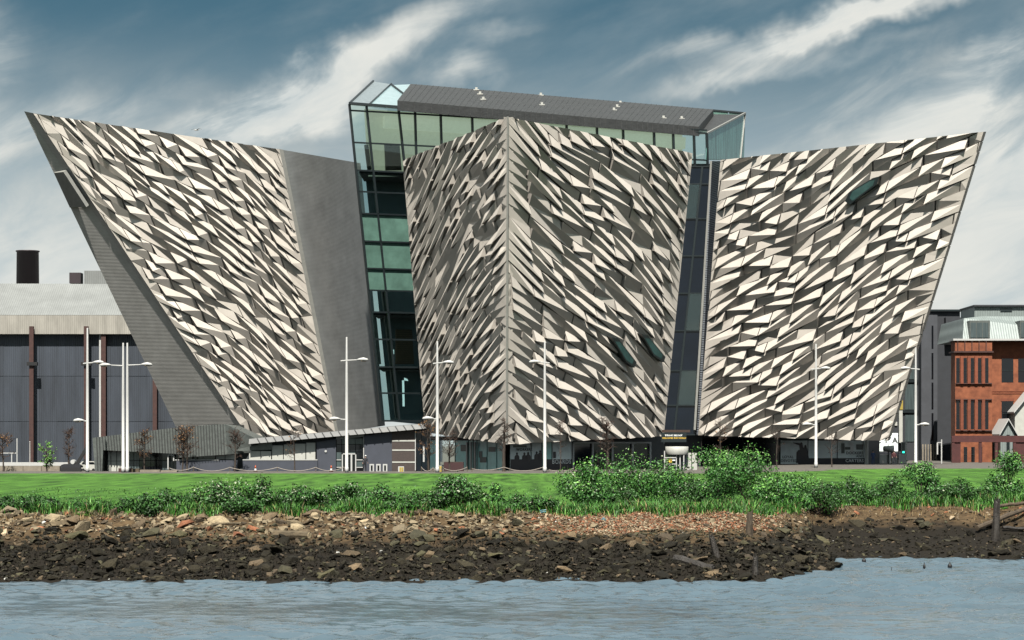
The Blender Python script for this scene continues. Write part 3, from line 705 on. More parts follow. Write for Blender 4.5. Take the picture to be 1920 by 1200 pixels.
for i, (u0, u1, v0, mt) in enumerate(((958, 996, 824, 'poster'), (998, 1016, 824, 'poster'), (1018, 1035, 824, 'mint'), (1037, 1073, 824, 'poster'))):
    slab(WR, 'poster_pane', rect(u0, v0, u1, 887), mt, -.1, -.2, ground_r)
slab(WR, 'poster_band', rect(958, 861, 1017, 887.5), 'ink', -.04, -.095, ground_r); slab(WR, 'poster_band', rect(1018.5, 861, 1073, 887.5), 'ink', -.04, -.095, ground_r)
slab(WL, 'poster_picture', rect(897, 846, 903, 858), 'inkg', -.05, -.095, ground_r); slab(WL, 'poster_picture', rect(899, 857, 911, 867), 'inkg', -.05, -.095, ground_r); slab(WL, 'poster_picture', rect(915, 838, 928, 847), 'inkg', -.05, -.095, ground_r); slab(WL, 'poster_picture', rect(863, 834, 873, 846), 'inkg', -.05, -.095, ground_r)
slab(WR, 'poster_picture', rect(963, 835, 988, 839), 'inkg', -.05, -.095, ground_r); slab(WR, 'poster_picture', rect(1038, 847, 1043, 859), 'ink', -.05, -.095, ground_r)
for (u, h) in ((970, 849), (984, 849), (991, 848), (1007, 847), (1013.5, 845)):   # printed silhouettes of a row of men
    px = [(u - 4.4, 861.5), (u - 4.2, h + 7), (u - 2.6, h + 4.6), (u - 1.2, h + 4), (u - 1.7, h + 2), (u - 1.4, h), (u, h - .9), (u + 1.4, h), (u + 1.7, h + 2), (u + 1.2, h + 4), (u + 2.6, h + 4.6), (u + 4.2, h + 7), (u + 4.4, 861.5)]
    slab(WR, 'poster_figure', px, 'ink', -.045, -.09, ground_r)
for u in (1074.5, 1111, 1148, 1186, 1219): slab(WR, 'white_mullion', rect(u - 1.4, 830, u + 1.4, 887), 'white', .1, -.1, ground_r)
slab(WR, 'white_transom', rect(1075, 828.5, 1220, 831.5), 'white', .15, -.05, ground_r)
for u0, u1 in ((1076, 1109.6), (1112.4, 1146.6), (1149.4, 1184.6), (1187.4, 1217.6)): slab(WR, 'entrance_pane', rect(u0, 831.5, u1, 887), 'black', -.12, -.2, ground_r)
def text_on(pl, s, u, v, size_px, mt, parent, off=-.02, spacing=1.0, bold=0.0, rot=False):
    c = pl.at(u, v, off); sc_ = c.y / F
    e1 = pl.e1 if pl.e1.x > 0 else -pl.e1; e2 = pl.e2
    if rot: e1, e2 = e2, -e1
    return text_mesh('lettering', s, size_px * sc_ * 1.35, c, e1, e2, Mt[mt], parent, spacing, bold=bold)
text_on(WR, 'BOARDS', 1053, 866, 8.2, 'inkw', ground_r, 0, 1.1, .01)
text_on(WR, 'WORKERS', 983, 843, 5.6, 'ink', ground_r, 0, 1.1, .012)
gw = MB(); gw.prism([WW.at(1312, 812, -.5), WW.at(1625, 822, -.5), WW.at(1625, 822, -8), WW.at(1312, 812, -8)], [WW.at(1312, 880, -.5), WW.at(1625, 876, -.5), WW.at(1625, 876, -8), WW.at(1312, 880, -8)])
ground_w = gw.build('ground_floor_wall', Mt['dark'], museum)
for u0, u1 in ((1314, 1350), (1352, 1390), (1392, 1425), (1427, 1460)): slab(WW, 'dark_pane', rect(u0, 822, u1, 875), 'black', -.2, -.4, ground_w)
for i, (u0, u1) in enumerate(((1463, 1513), (1515, 1530), (1532, 1568), (1570, 1620))): slab(WW, 'poster_pane', rect(u0, 826, u1, 876), 'poster', -.2, -.4, ground_w)
slab(WW, 'poster_band', rect(1496, 859, 1620.5, 876.5), 'ink', -.14, -.19, ground_w); slab(WW, 'poster_band', rect(1463, 870, 1495, 876.5), 'ink', -.14, -.19, ground_w)
slab(WW, 'poster_figure', [(1492, 868), (1493, 848), (1496, 844), (1499, 843), (1498, 835), (1487, 831), (1487, 829.5), (1500, 831), (1502, 829), (1504, 831), (1505, 838), (1507, 840), (1508, 835), (1511, 834), (1512, 838), (1516, 858), (1516, 868)], 'ink', -.13, -.185, ground_w)
slab(WW, 'poster_picture', rect(1577, 831, 1583, 850), 'inkg', -.13, -.19, ground_w); slab(WW, 'poster_picture', rect(1584, 838, 1599, 843), 'inkg', -.13, -.19, ground_w); slab(WW, 'poster_picture', rect(1605, 833, 1618, 843), 'inkg', -.13, -.19, ground_w)
slab(WW, 'poster_picture', rect(1594, 829.5, 1600, 852), 'inkw', -.12, -.185, ground_w)
slab(WW, 'white_column', rect(1622, 826, 1627.5, 877), 'cream', .2, -.2, ground_w)
for (s, u, v, sz, mt, r_) in (('LOYAL', 1477, 857, 5, 'ink', 0), ('DEVOTED', 1479, 864, 5, 'inkg', 0), ('DOCKERS', 1602, 849.5, 5.2, 'ink', 0), ('AND', 1612, 855.5, 4.6, 'inkg', 0), ('CARTERS', 1602, 864, 6, 'inkw', 0)):
    text_on(WW, s, u, v, sz, mt, ground_w, -.1, 1.05, .008, bool(r_))
# entrance sign in the slot and the revolving-door kiosk
EP = Pl(P(1240, 850, 268), P(1300, 850, 268), P(1240, 820, 268))
sg = slab(EP, 'entrance_sign', rect(1240, 811, 1287, 829), 'frame', 0, -.2, museum)
slab(EP, 'sign_photo_strip', rect(1241, 806, 1294, 810.6), 'brown', .02, -.18, museum)
text_on(EP, 'TITANIC BELFAST', 1263, 816.5, 3.1, 'inkw', sg, .012, 1.0, .005); text_on(EP, 'WELCOMES THE WORLD', 1264, 821.5, 2.9, 'gold', sg, .012, 1.0, .005)
kiosk = thing('entrance_kiosk', 'small glass entrance kiosk with curved cream fascia below the dark slot', 'kiosk', tuple(EP.at(1263, 885)))
kc = EP.at(1264, 862); kc.y = 263; s_ = 263 / F
m_ = MB(); m_.lathe((kc.x, kc.y + .6, EYE + (HV - 845) * s_), [(1.32, -.46), (1.34, -.44), (1.34, .44), (1.3, .48)], 24); m_.build('fascia', Mt['cream'], kiosk, True)
for u in (1246, 1268, 1275, 1282):
    m_ = MB(); p = P(u, 852, 262.6); m_.box((p.x, p.y, g(p.x, p.y) + 1.05), (.12, .12, 2.4)); m_.build('post', Mt['white'], kiosk)
for v in (858, 870):
    m_ = MB(); m_.beam(P(1246, v, 262.5), P(1268, v, 262.5), .1, .06); m_.build('cross_rail', Mt['white'], kiosk)
m_ = MB(); m_.box((kc.x, kc.y + .6, 1.15), (2.1, 1.4, 2.4)); m_.build('dark_glass', Mt['black'], kiosk)
for (u0, u1, v0, v1, mt) in ((1254, 1260, 858, 867, 'gold'), (1260.6, 1266, 857, 864, 'inkw')):
    m_ = MB(); m_.prism([P(u, v, 262.6) for u, v in rect(u0, v0, u1, v1)], [P(u, v, 262.65) for u, v in rect(u0, v0, u1, v1)]); m_.build('notice', Mt[mt], kiosk)
wb = thing('white_cabinet', 'white double cabinet standing right of the entrance kiosk', 'cabinet', tuple(P(1297, 886, 264)))
for u0, u1 in ((1286, 1296), (1297.5, 1307)):
    m_ = MB(); a = P(u0, 849, 264); b = P(u1, 868, 264); m_.box(((a.x + b.x) / 2, 264.5, (a.z + g(a.x, 264)) / 2), (b.x - a.x, 1, a.z - g(a.x, 264))); m_.build('door_leaf', Mt['cream'], wb)

# ---------------------------------------------------------------- low annex on the left
annex = thing('annex_building', 'low annex with leaning zinc pod, dark walls and long sloping canopy', 'building', tuple(P(480, 885, 255)))
AF = Pl(P(200, 880, 252), P(700, 880, 252), P(200, 800, 252))
def aslab(name, px, mt, f=0.0, b=-.3, parent=annex): return slab(AF, name, px, mt, f, b, parent)
# zinc pod: leaning cladding with standing seams
pod_px = [(176, 821), (347, 800), (424, 795), (428, 852), (338, 858), (336, 851), (196, 844), (194, 886), (181, 886)]
m_ = MB(); m_.prism([AF.at(*p, .9) for p in pod_px], [AF.at(p[0] + 6, p[1], -14) for p in pod_px]); pod = m_.build('zinc_pod', Mt['zincl'], annex)
sm_ = MB()
for i in range(46):
    u = 184 + i * 5.25
    vt = 821 - (u - 176) * 21 / 171 if u < 347 else 800 - (u - 347) * 5 / 77
    ub = u + 2.5; vb = 886 if u < 192 else 844 + (u - 196) * .05 if u < 336 else 858 - (u - 338) * .066
    sm_.beam(AF.at(u, vt, .95), AF.at(ub, vb, .95), .09, .16, nrm=AF.n)
tag(sm_.build('standing_seams', Mt['zinc'], pod), kind='stuff')
m_ = MB(); m_.prism([AF.at(424, 795, .9), AF.at(500, 835, -3), AF.at(500, 846, -3), AF.at(428, 852, .9)], [AF.at(424, 795, -10), AF.at(500, 830, -10), AF.at(500, 846, -10), AF.at(428, 852, -10)]); m_.build('zinc_flank', Mt['zincl'], annex)
aslab('back_wall', [(196, 840), (468, 838), (468, 826), (800, 797), (800, 886), (196, 886)], 'dark', -1.2, -11)
for u0, u1, mt in ((202, 207, 'cream'), (208, 218, 'mint'), (219, 229, 'mint')):
    for v0, v1 in ((845, 864), (865, 885)): aslab('pale_panel', rect(u0, v0, u1 - .4, v1), 'cream', -.2, -.3)
for i in range(9):
    u0 = 240 + i * 10.6
    for v0, v1 in ((844, 863), (864, 883)): aslab('pane', rect(u0, v0, u1 := u0 + 9.8, v1), 'wglass' if R.random() < .6 else 'gglass', -.2, -.3)
aslab('low_wall', rect(332, 863, 446, 886), 'navy', .5, -.1); aslab('low_wall', rect(456, 863, 596, 886), 'navy', .5, -.1)
aslab('wall_cap', rect(326, 861.6, 411, 863), 'white', .55, -.1); aslab('wall_cap', rect(456, 861.4, 596, 863), 'white', .55, -.1)
aslab('white_door_frame', rect(315.5, 853.5, 317.5, 880), 'white', .6, .4); aslab('white_door_frame', rect(326, 853.5, 328, 864), 'white', .6, .4); aslab('white_door_frame', rect(315.5, 852.6, 328, 854), 'white', .62, .42)
for u0, u1 in ((341, 360), (361, 380), (381, 403)): aslab('pane', rect(u0, 852, u1, 861), 'wglass', -.1, -.3)
for u0, u1 in ((405, 421), (422.5, 440), (467, 488), (489, 508)): aslab('cream_panel', rect(u0, 846, u1, 861.3), 'cream', -.1, -.3)
for u0, u1, v0 in ((510, 530.5, 835), (532, 552, 833.5), (553, 572.5, 832), (574, 591, 830)): aslab('cream_panel', rect(u0, v0, u1, 861.3), 'cream', -.1, -.3)
aslab('zinc_fascia', [(428, 846), (510, 828), (510, 843), (428, 846.5)], 'zincl', .1, -.3)
aslab('render_wall', [(594, 829), (630, 823), (630, 886), (594, 886)], 'navy', .1, -.6)
aslab('render_wall', [(683, 817), (735, 810), (735, 886), (683, 886)], 'navy', .1, -.6)
bw = aslab('brown_wall', [(735, 810), (779, 804), (779, 886), (735, 886)], 'bwall', .2, -.6)
for v in (826.5, 844, 866.5): aslab('white_band', rect(735.5, v - 1.3, 778.5, v + 1.3), 'cream', .24, .1)
aslab('white_corner', rect(778.2, 806, 779.8, 882), 'white', .26, 0)
aslab('door_surround', [(630, 818), (682, 813), (682, 819), (630, 824)], 'trim', .05, -.5)
for u0, u1 in ((631, 640), (641, 652), (653, 666), (667, 680)):
    for v0, v1 in ((822, 833), (834, 847), (848, 861), (863, 875), (877, 885)): aslab('pane', rect(u0, v0, u1, v1), 'wglass' if R.random() < .65 else 'gglass', -.2, -.35)
for r_ in (rect(631, 861.5, 640, 863), rect(668, 861.5, 680, 863), rect(631, 875.5, 640, 877), rect(668, 875.5, 680, 877), rect(681, 817, 682.5, 886)): aslab('white_bar', r_, 'white', -.1, -.2)
door = aslab('door', rect(642, 851, 667, 886), 'wglass', -.1, -.19)
for r_ in (rect(641, 850, 668, 852), rect(641, 850, 643, 886), rect(666, 850, 668, 886), rect(657.5, 852, 660.5, 886)): aslab('door_frame', r_, 'white', .05, -.09, door)
for u0, u1 in ((781, 790), (791, 800)): aslab('pane', rect(u0, 808, u1, 884), 'black', -.1, -.3)
aslab('lit_blind', rect(793, 836, 796, 866), 'white', -.05, -.09)
aslab('round_light', [(611 + 2.2 * math.cos(a * .628), 846 + 2.2 * math.sin(a * .628)) for a in range(10)], 'white', .2, .05)
can = MB(); can.prism([AF.at(468, 823, .5), AF.at(800, 794, .5), AF.at(800, 803.5, .9), AF.at(468, 832.5, .9)], [AF.at(468, 820, -12), AF.at(800, 791, -12), AF.at(800, 800, -12), AF.at(468, 829, -12)]); canopy = can.build('canopy', Mt['canopy'], annex)
sm_ = MB()
for i in range(1, 22):
    u = 468 + i * 15.2; sm_.beam(AF.at(u, 823 - (u - 468) * .0873, .56), AF.at(u + 6, 832.5 - (u + 6 - 468) * .0873, .96), .08, .1, nrm=AF.n)
tag(sm_.build('standing_seams', Mt['zinc'], canopy), kind='stuff')

# ---------------------------------------------------------------- industrial shed at far left
shed = thing('industrial_shed', 'huge blue grey steel shed with pale corrugated roof at the left edge', 'shed', tuple(P(120, 875, 330)))
SF = Pl(P(0, 870, 330), P(200, 870, 330), P(0, 620, 330))
m_ = MB(); m_.prism([SF.at(*p) for p in rect(-260, 622, 345, 885)], [SF.at(*p, -60) for p in rect(-260, 622, 345, 885)]); m_.build('wall', Mt['shed'], shed)
m_ = MB(); m_.prism([SF.at(-265, 592, 1.2), SF.at(345, 592, 1.2), SF.at(345, 627, 1.2), SF.at(-265, 627, 1.2)], [SF.at(-265, 592, -1), SF.at(345, 592, -1), SF.at(345, 627, -.02), SF.at(-265, 627, -.02)]); m_.build('fascia', Mt['shedf'], shed)
m_ = MB(); m_.prism([SF.at(-265, 591.5, 1.1), SF.at(345, 591.5, 1.1), SF.at(345, 527, -7), SF.at(-265, 524, -7)], [SF.at(-265, 600, -30), SF.at(345, 600, -30), SF.at(345, 527, -30), SF.at(-265, 524, -30)]); roof = m_.build('roof', Mt['shedr'], shed)
for i_ in range(12):
    for (va, vb) in ((626, 705), (706, 790), (791, 884)):
        u0 = -60 + i_ * 33.5; m_ = MB(); px = rect(u0, va, u0 + 33.2, vb); d_ = R.uniform(.03, .07); m_.prism([SF.at(*p, d_) for p in px], [SF.at(*p, .005) for p in px]); m_.build('wall_sheet', Mt['shed'], shed)
for u, v0, w in ((64, 613, 1.0), (166, 613, 1.0), (196, 626, 1.1), (292, 626, 1.0)):
    m_ = MB(); a = SF.at(u, v0, 1.7 if v0 < 620 else .7); m_.beam(a, Vector((a.x, a.y, -.6)), .62 * w, .5); m_.build('steel_column', Mt['rust'], shed)
m_ = MB(); a = SF.at(189, 626, .5); m_.beam(a, Vector((a.x, a.y, -.6)), .25, .3); m_.build('drainpipe', Mt['white'], shed)
for u in (66, 167):
    m_ = MB(); a = SF.at(u, 683, 1.9); m_.box(a, (1.5, .7, .5)); m_.build('floodlight', Mt['blk'], shed)
m_ = MB(); c = P(52, 527, 344); m_.lathe((c.x, c.y, c.z - 1), [(1.72, 0), (1.66, 5.4), (1.8, 5.45), (1.8, 5.6), (1.6, 5.6)], 20); m_.build('chimney', Mt['stack'], shed, True)
m_ = MB(); a = P(143, 522, 340); m_.box(a, (1.7, 2, 1.6)); m_.build('roof_vent', Mt['stack'], shed)
m_ = MB(); a = P(180, 522, 340.5); m_.box((a.x + .6, a.y, a.z), (4.2, 3, 2.1)); m_.build('roof_hatch', Mt['shedr'], shed)

# ---------------------------------------------------------------- buildings at far right
brick = thing('brick_office_building', 'red brick office building with pale metal mansard roof at the right edge', 'building', tuple(P(1850, 868, 322)))
BF = Pl(P(1860, 860, 322), P(1920, 860, 322), P(1860, 600, 322))
def bs(name, px, mt, f=0., b=-.3, par=brick): return slab(BF, name, px, mt, f, b, par)
bwall_ = bs('wall', rect(1857, 637, 2110, 880), 'brick', 0, -12)
bay = bs('bay', rect(1787, 640, 1856, 880), 'brick', 1.5, -1.5)
bs('cornice', rect(1784, 659, 1858, 662), 'rust', 1.8, -2); bs('cornice', rect(1783, 636, 2110, 639.5), 'white', 1.7, -2)
def window(u0, v0, u1, v1, f, par):
    w = bs('window', rect(u0, v0, u1, v1), 'wglass', f + .02, f - .2, par)
    bs('window_bar', rect(u0, (v0 + v1) / 2 - .6, u1, (v0 + v1) / 2 + .6), 'frame', f + .08, f + .03, par)
for (v0, v1) in ((672, 718), (752, 805), (838, 866)):
    for i in range(5 if v0 < 830 else 3):
        u0 = 1789 + i * 13.4 if v0 < 830 else 1803 + i * 14
        window(u0, v0, u0 + 6.6, v1, 1.5, bay)
    if v0 < 830:
        for i in range(4): bs('pilaster', rect(1796.2 + i * 13.4, v0 - 3, 1801.8 + i * 13.4, v1 + 2), 'brickp', 1.85, 1.4, bay)
for v in (718.5, 748.5, 806.5): bs('sill', rect(1787.5, v, 1855.5, v + 2), 'rust', 1.75, 1.4, bay)
for i in range(5): bs('parapet_rib', rect(1791 + i * 13.2, 640, 1792.4 + i * 13.2, 658), 'rust', 1.7, 1.4, bay)
for (v0, v1) in ((672, 717), (752, 800), (828, 862)):
    for u0 in (1878, 1909, 1940, 1971, 2002): 
        window(u0, v0, u0 + 22, v1, 0, bwall_)
        bs('lintel', rect(u0 - 1.5, v0 - 5, u0 + 23.5, v0), 'brickp', .06, -.1, bwall_)
# brick courses that read as a relief on the near faces: thin protruding string courses
for v in (733, 737, 815): bs('string_course', rect(1857.5, v, 2109, v + 1.2), 'brickp', .07, -.1, bwall_)
mans = MB(); mans.prism([BF.at(1802, 636, 1.2), BF.at(2110, 636, 1.2), BF.at(2110, 591, -3), BF.at(1848, 591, -3), BF.at(1810, 596, -1)], [BF.at(1802, 636, -18), BF.at(2110, 636, -18), BF.at(2110, 591, -18), BF.at(1848, 591, -18), BF.at(1810, 596, -18)]); mansard = mans.build('mansard_roof', Mt['mans'], brick)
bs('roof_box', rect(1838, 571, 2110, 592), 'mans', -4, -14); bs('roof_box_edge', rect(1836, 568.6, 2110, 571.5), 'office', -3.6, -14.2); bs('louvre', rect(1887, 575, 1909, 581), 'frame', -3.9, -4.2)
for u0, u1 in ((1814, 1852), (1908, 1944)):
    d = bs('dormer', rect(u0, 602, u1, 634.5), 'zincl', 1.5, -2.5)
    n_ = 3
    for i in range(n_):
        a = u0 + 2 + (u1 - u0 - 4) / n_ * i; bs('dormer_pane', rect(a, 606, a + (u1 - u0 - 4) / n_ - 1.5, 634), 'gglass', 1.56, 1.4, d)
screen = thing('corten_screen', 'dark red rusted steel screen in front of the brick building', 'screen', tuple(P(1850, 868, 312)))
CF = Pl(P(1860, 860, 312), P(1920, 860, 312), P(1860, 600, 312))
slab(CF, 'beam', rect(1784, 817, 2090, 829), 'corten', .2, -.3, screen)
for u in (1787, 1838, 1868, 1902, 1950): slab(CF, 'post', rect(u - 2.5, 829, u + 2.5, 874), 'corten', .15, -.25, screen)
slab(CF, 'screen_panel', rect(1903, 829, 1948, 874), 'corten', .05, -.05, screen); slab(CF, 'screen_panel', rect(1789, 829, 1801, 874), 'corten', .05, -.05, screen)
def gable(name, label, u0, u1, v_eave, v_ridge, mt, Y):
    t = thing(name, label, 'house', tuple(P((u0 + u1) / 2, 868, Y))); c = (u0 + u1) / 2; pl = Pl(P(u0, 860, Y), P(u1, 860, Y), P(u0, 700, Y))
    slab(pl, 'wall', [(u0, 870), (u0, v_eave), (c, v_ridge), (u1, v_eave), (u1, 870)], mt, 0, -6, t)
    for s in (-1, 1):
        a = pl.at(c, v_ridge - 1.5, .5); b = pl.at(c + s * ((u1 - u0) / 2 + 3), v_eave + 2, .5)
        m_ = MB(); m_.prism([a, b, b + Vector((0, 6.6, 0)), a + Vector((0, 6.6, 0))], [p + Vector((0, 0, -.22)) for p in (a, b, b + Vector((0, 6.6, 0)), a + Vector((0, 6.6, 0)))]); m_.build('roof_slope', Mt['white'], t)
    slab(pl, 'louvred_door', rect(c - 3, v_eave + 3, c + 3, 868), 'frame', .05, -.1, t)
gable('gabled_hut', 'small white gabled hut in front of the brick building', 1876, 1904, 812, 786, 'mans', 316)
gable('gabled_house', 'cream gabled house cut by the right edge of the picture', 1903, 1960, 770, 735, 'cream', 318)
office = thing('office_block', 'dark charcoal office block between the museum and the brick building', 'building', tuple(P(1740, 868, 352)))
OF = Pl(P(1700, 860, 352), P(1780, 860, 352), P(1700, 600, 352))
def os_(name, px, mt, f=0., b=-.3, par=office): return slab(OF, name, px, mt, f, b, par)
os_('wall', rect(1640, 583, 1800, 878), 'office', 0, -25)
tower = os_('tower', rect(1722, 592, 1752, 878), 'office2', 2.5, -.5)
for v0, v1 in ((612, 655), (663, 712), (718, 768), (775, 826)): os_('slit_window', rect(1741, v0, 1744.5, v1), 'wglass', 2.53, 2.3, tower)
os_('roof_edge', rect(1636, 580.5, 1804, 584), 'frame', .5, -25)
os_('parapet_block', rect(1770, 596, 1798, 640), 'office', 1.5, -.2); os_('lit_window', rect(1785, 612, 1793, 633), 'cream', 1.55, 1.3)
for v0, v1 in ((660, 711), (720, 768), (778, 828)): os_('glazing', rect(1697, v0, 1714, v1), 'gglass', .1, -.2)
for v0 in (714, 771): os_('spandrel', rect(1692, v0 - 2, 1721, v0 + 3), 'frame', .3, -.2)
os_('yellow_panel', rect(1683.5, 724, 1691, 768), 'yellow', 1.0, -.2); os_('cream_strip', rect(1684, 769, 1690.5, 830), 'cream', .9, -.2)
for v in (777, 795): os_('small_window', rect(1677, v - 4, 1682, v + 3), 'cream', .2, -.1)
for i in range(6): os_('picket', rect(1722 + i * 5, 833, 1724.6 + i * 5, 868), 'concrete', 3.2, 3.0)

# ---------------------------------------------------------------- street lamps
def lamp(label, u, Y, vtop, arms, name='street_lamp', group='white street lamps along the lawn', off=()):
    base = P(u, 0, Y); z0 = g(base.x, Y); s = Y / F; zt = EYE + (HV - vtop) * s
    t = thing(name, label, 'street lamp', (base.x, Y, z0), group)
    for k, dx in enumerate(off or (0,)):
        m_ = MB(); x = base.x + dx; m_.lathe((x, Y, z0), [(.2, 0), (.2, .6), (.165, .62), (.15, (zt - z0) * .62), (.09, zt - z0 - .03), (.08, zt - z0)], 12); m_.build('pole', Mt['white'], t, True)
    for (k, v, du, stub) in arms:
        x = base.x + (off[k] if off else 0); z = EYE + (HV - v) * s; L_ = du * s; sg_ = 1 if L_ > 0 else -1
        m_ = MB(); m_.tube([(x - sg_ * stub * s, Y - .05, z - .05), (x, Y - .05, z), (x + L_ * .6, Y - .05, z + .08)], [.07, .075, .05], 6); m_.build('arm', Mt['white'], t)
        m_ = MB(); h = Vector((x + L_ * .78, Y - .05, z + .12)); m_.tube([h - Vector((sg_ * .62, 0, .04)), h - Vector((sg_ * .3, 0, 0)), h + Vector((sg_ * .1, 0, .02)), h + Vector((sg_ * .5, 0, -.04)), h + Vector((sg_ * .62, 0, -.08))], [.05, .14, .2, .15, .04], 8); hd = m_.build('lamp_head', Mt['white'], t, True)
        m_ = MB(); m_.tube([h + Vector((-sg_ * .15, 0, -.13)), h + Vector((sg_ * .4, 0, -.14))], [.1, .09], 8); m_.build('lens', Mt['lamp'], hd)
    return t
lamp('white lamp post in front of the brown shed column, leftmost lamp', 164, 243, 615, [(0, 681, 26, 8), (0, 790, -20, 0)])
lamp('twin white lamp posts standing side by side left of the hull', 234.5, 241, 643, [(0, 686, -42, 0), (1, 685, 46, 0)], 'twin_street_lamp', 'white street lamps along the lawn', (-.2, .24))
lamp('white lamp post beside the white framed annex door', 650, 241, 632, [(0, 676, 38, 11), (0, 787, -28, 0)])
lamp('white lamp post in front of the narrow left face of the central hull', 820, 241, 640, [(0, 681, 26, 8), (0, 786, -22, 0)])
lamp('white lamp post crossing the broad right face of the central hull', 1021.5, 241, 640, [(0, 680, -24, 9)])
lamp('white lamp post in front of the right hull', 1530, 262, 645, [(0, 692, 22, 10), (0, 797, -20, 0)])
lamp('rightmost white lamp post beside the dark office block', 1717, 265, 652, [(0, 692, -24, 7), (0, 797, 20, 0)])

# ---------------------------------------------------------------- small trees in front of the museum
def tree(label, u, Y, vtop, spread, leaf, seed, trunk=.11, trunks=1, green=False, twig='twig', dense=1.0):
    rr = random.Random(seed); b = P(u, 0, Y); z0 = g(b.x, Y); zt = EYE + (HV - vtop) * Y / F; Hh = zt - z0
    t = thing('young_tree', label, 'tree', (b.x, Y, z0), 'young trees along the lawn edge'); tr = MB(); cr = MB()
    for k in range(trunks):
        x0 = b.x + (k - (trunks - 1) / 2) * .5; dx = rr.uniform(-.15, .15)
        pts = [Vector((x0 + dx * s + .04 * math.sin(s * 5 + seed), Y + .05 * math.sin(s * 4), z0 + Hh * .86 * s)) for s in (0, .25, .5, .75, 1)]
        tr.tube(pts, [trunk, trunk * .85, trunk * .7, trunk * .45, trunk * .15], 6)
        for i in range(int(26 * dense)):
            s = rr.uniform(.32 if not green else .1, .98); p = pts[0].lerp(pts[-1], s); a = rr.uniform(0, 6.28); ln = spread * (1.15 - abs(s - .55) * 1.2) * rr.uniform(.5, 1.05)
            q = p + Vector((math.cos(a) * ln, math.sin(a) * ln, ln * rr.uniform(.35, 1.0)))
            m_ = p.lerp(q, .5) + Vector((rr.uniform(-.1, .1), 0, -.08))
            tr.tube([p, m_, q], [trunk * .28, trunk * .18, .012], 4)
            for j in range(int(9 * dense)):
                w = rr.uniform(.25, 1.05); e = p.lerp(q, w); d = Vector((rr.gauss(0, 1), rr.gauss(0, 1), rr.gauss(.3, .8))).normalized() * rr.uniform(.2, .65)
                cr.tube([e, e + d], [.022, .008], 3, 0, False)
                for l in range(leaf if rr.random() < (.75 if green else .3) else 0):
                    c = e + d * rr.uniform(.3, 1) + Vector((rr.gauss(0, .06), rr.gauss(0, .06), rr.gauss(0, .06))); sz = rr.uniform(.05, .11)
                    n1 = Vector((rr.gauss(0, 1), rr.gauss(0, 1), rr.gauss(0, 1))).normalized(); n2 = n1.orthogonal().normalized()
                    cr.poly([c + n1 * sz, c + n2 * sz * .7, c - n1 * sz, c - n2 * sz * .7], 1)
    tr.build('trunk', Mt['bark'], t); cr.build('crown', [Mt[twig], Mt['leafl'] if green else Mt['autumn']], t)
tree('sparse young tree with amber leaves cut by the left edge', 6, 249, 805, 1.5, 2, 1)
tree('bare dark sapling left of the leftmost lamp post', 128, 250, 792, .7, 0, 2, dense=1.2)
tree('small bright green leafy sapling in front of the shed', 88, 249, 826, 1.2, 5, 3, green=True, dense=.8)
tree('young rusty tree right of the twin lamp posts', 271, 248, 800, 1.15, 1, 4, dense=1.2)
tree('wide rusty tree with two trunks in front of the zinc pod', 347, 248, 792, 1.4, 1, 5, trunks=2, dense=1.2)
tree('thin brown tree at the right end of the zinc pod', 440, 249, 800, 1.2, 0, 6, dense=1.2)
tree('almost bare tree in front of the cream panels', 552, 247, 796, 1.3, 1, 7, .09, dense=.6)
tree('tree with orange leaves left of the fourth lamp post', 803, 247, 785, 1.4, 2, 8, dense=1.0)
tree('rusty tree in front of the maroon planter', 843, 248, 800, 1.15, 0, 9, dense=1.1)
tree('thick trunked bare tree below the prow of the central hull', 945, 250, 768, .9, 0, 10, .2, dense=.9)
tree('slim bare sapling in front of the printed boards', 1051, 247, 775, .8, 0, 12, .06, dense=.7)
tree('bushy brown tree in front of the entrance doors', 1139, 246, 768, 1.25, 0, 13, .17, dense=1.3)
tree('bare tree behind the tall bush at the foot of the right hull', 1352, 250, 765, 1.2, 1, 14, .1, dense=.7)
tree('thin bare tree at the left end of the right hull posters', 1456, 256, 790, 1.0, 0, 15, .09, dense=.5)
tree('thin bare tree right of the sixth lamp post', 1560, 262, 790, 1.0, 0, 16, .08, dense=.5)

# ---------------------------------------------------------------- small things on the paved strip
def prism_px(mb, px, Y, depth, m=0): mb.prism([P(u, v, Y) for u, v in px], [P(u, v, Y) + Vector((0, depth, 0)) for u, v in px], m)
def simple(name, label, cat, parts, group=None, Y=247):
    u, v = parts[0][1][0]; t = thing(name, label, cat, tuple(P(u, 885, Y)), group)
    for (pn, px, mt, dep) in parts:
        m_ = MB(); prism_px(m_, px, Y, dep); m_.build(pn, Mt[mt], t)
    return t
for i, (u, w) in enumerate(((697, 'leftmost'), (709.5, 'middle'), (722, 'rightmost'))):
    simple('window_box', '%s of three white framed boxes against the dark annex wall' % w, 'box',
           [('frame', rect(u - 4.2, 870, u + 4.2, 885.5), 'white', .3), ('dark_panel', [(p[0], p[1]) for p in rect(u - 1.8, 872.5, u + 1.8, 882.5)], 'wglass', -.03)], 'white framed boxes', 250)
simple('utility_cabinet', 'yellow and white utility cabinet in front of the brown wall', 'cabinet', [('body', rect(746.5, 874.5, 757.5, 887.5), 'white', .5), ('door', rect(749, 876, 752.5, 887), 'yellow', -.03), ('door', rect(753, 876, 756.5, 887), 'yellow', -.03)])
simple('utility_cabinet', 'narrow yellow cabinet at the foot of the fourth lamp post', 'cabinet', [('body', rect(824, 874, 828, 887.5), 'yellow', .3), ('cap', rect(823.6, 873, 828.4, 874), 'cream', .35)])
simple('planter', 'maroon square planter right of the fourth lamp post', 'planter', [('body', rect(832, 867, 869, 886), 'planter', 2.0), ('soil', rect(833, 866, 868, 867), 'bark', 1.9)], None, 252)
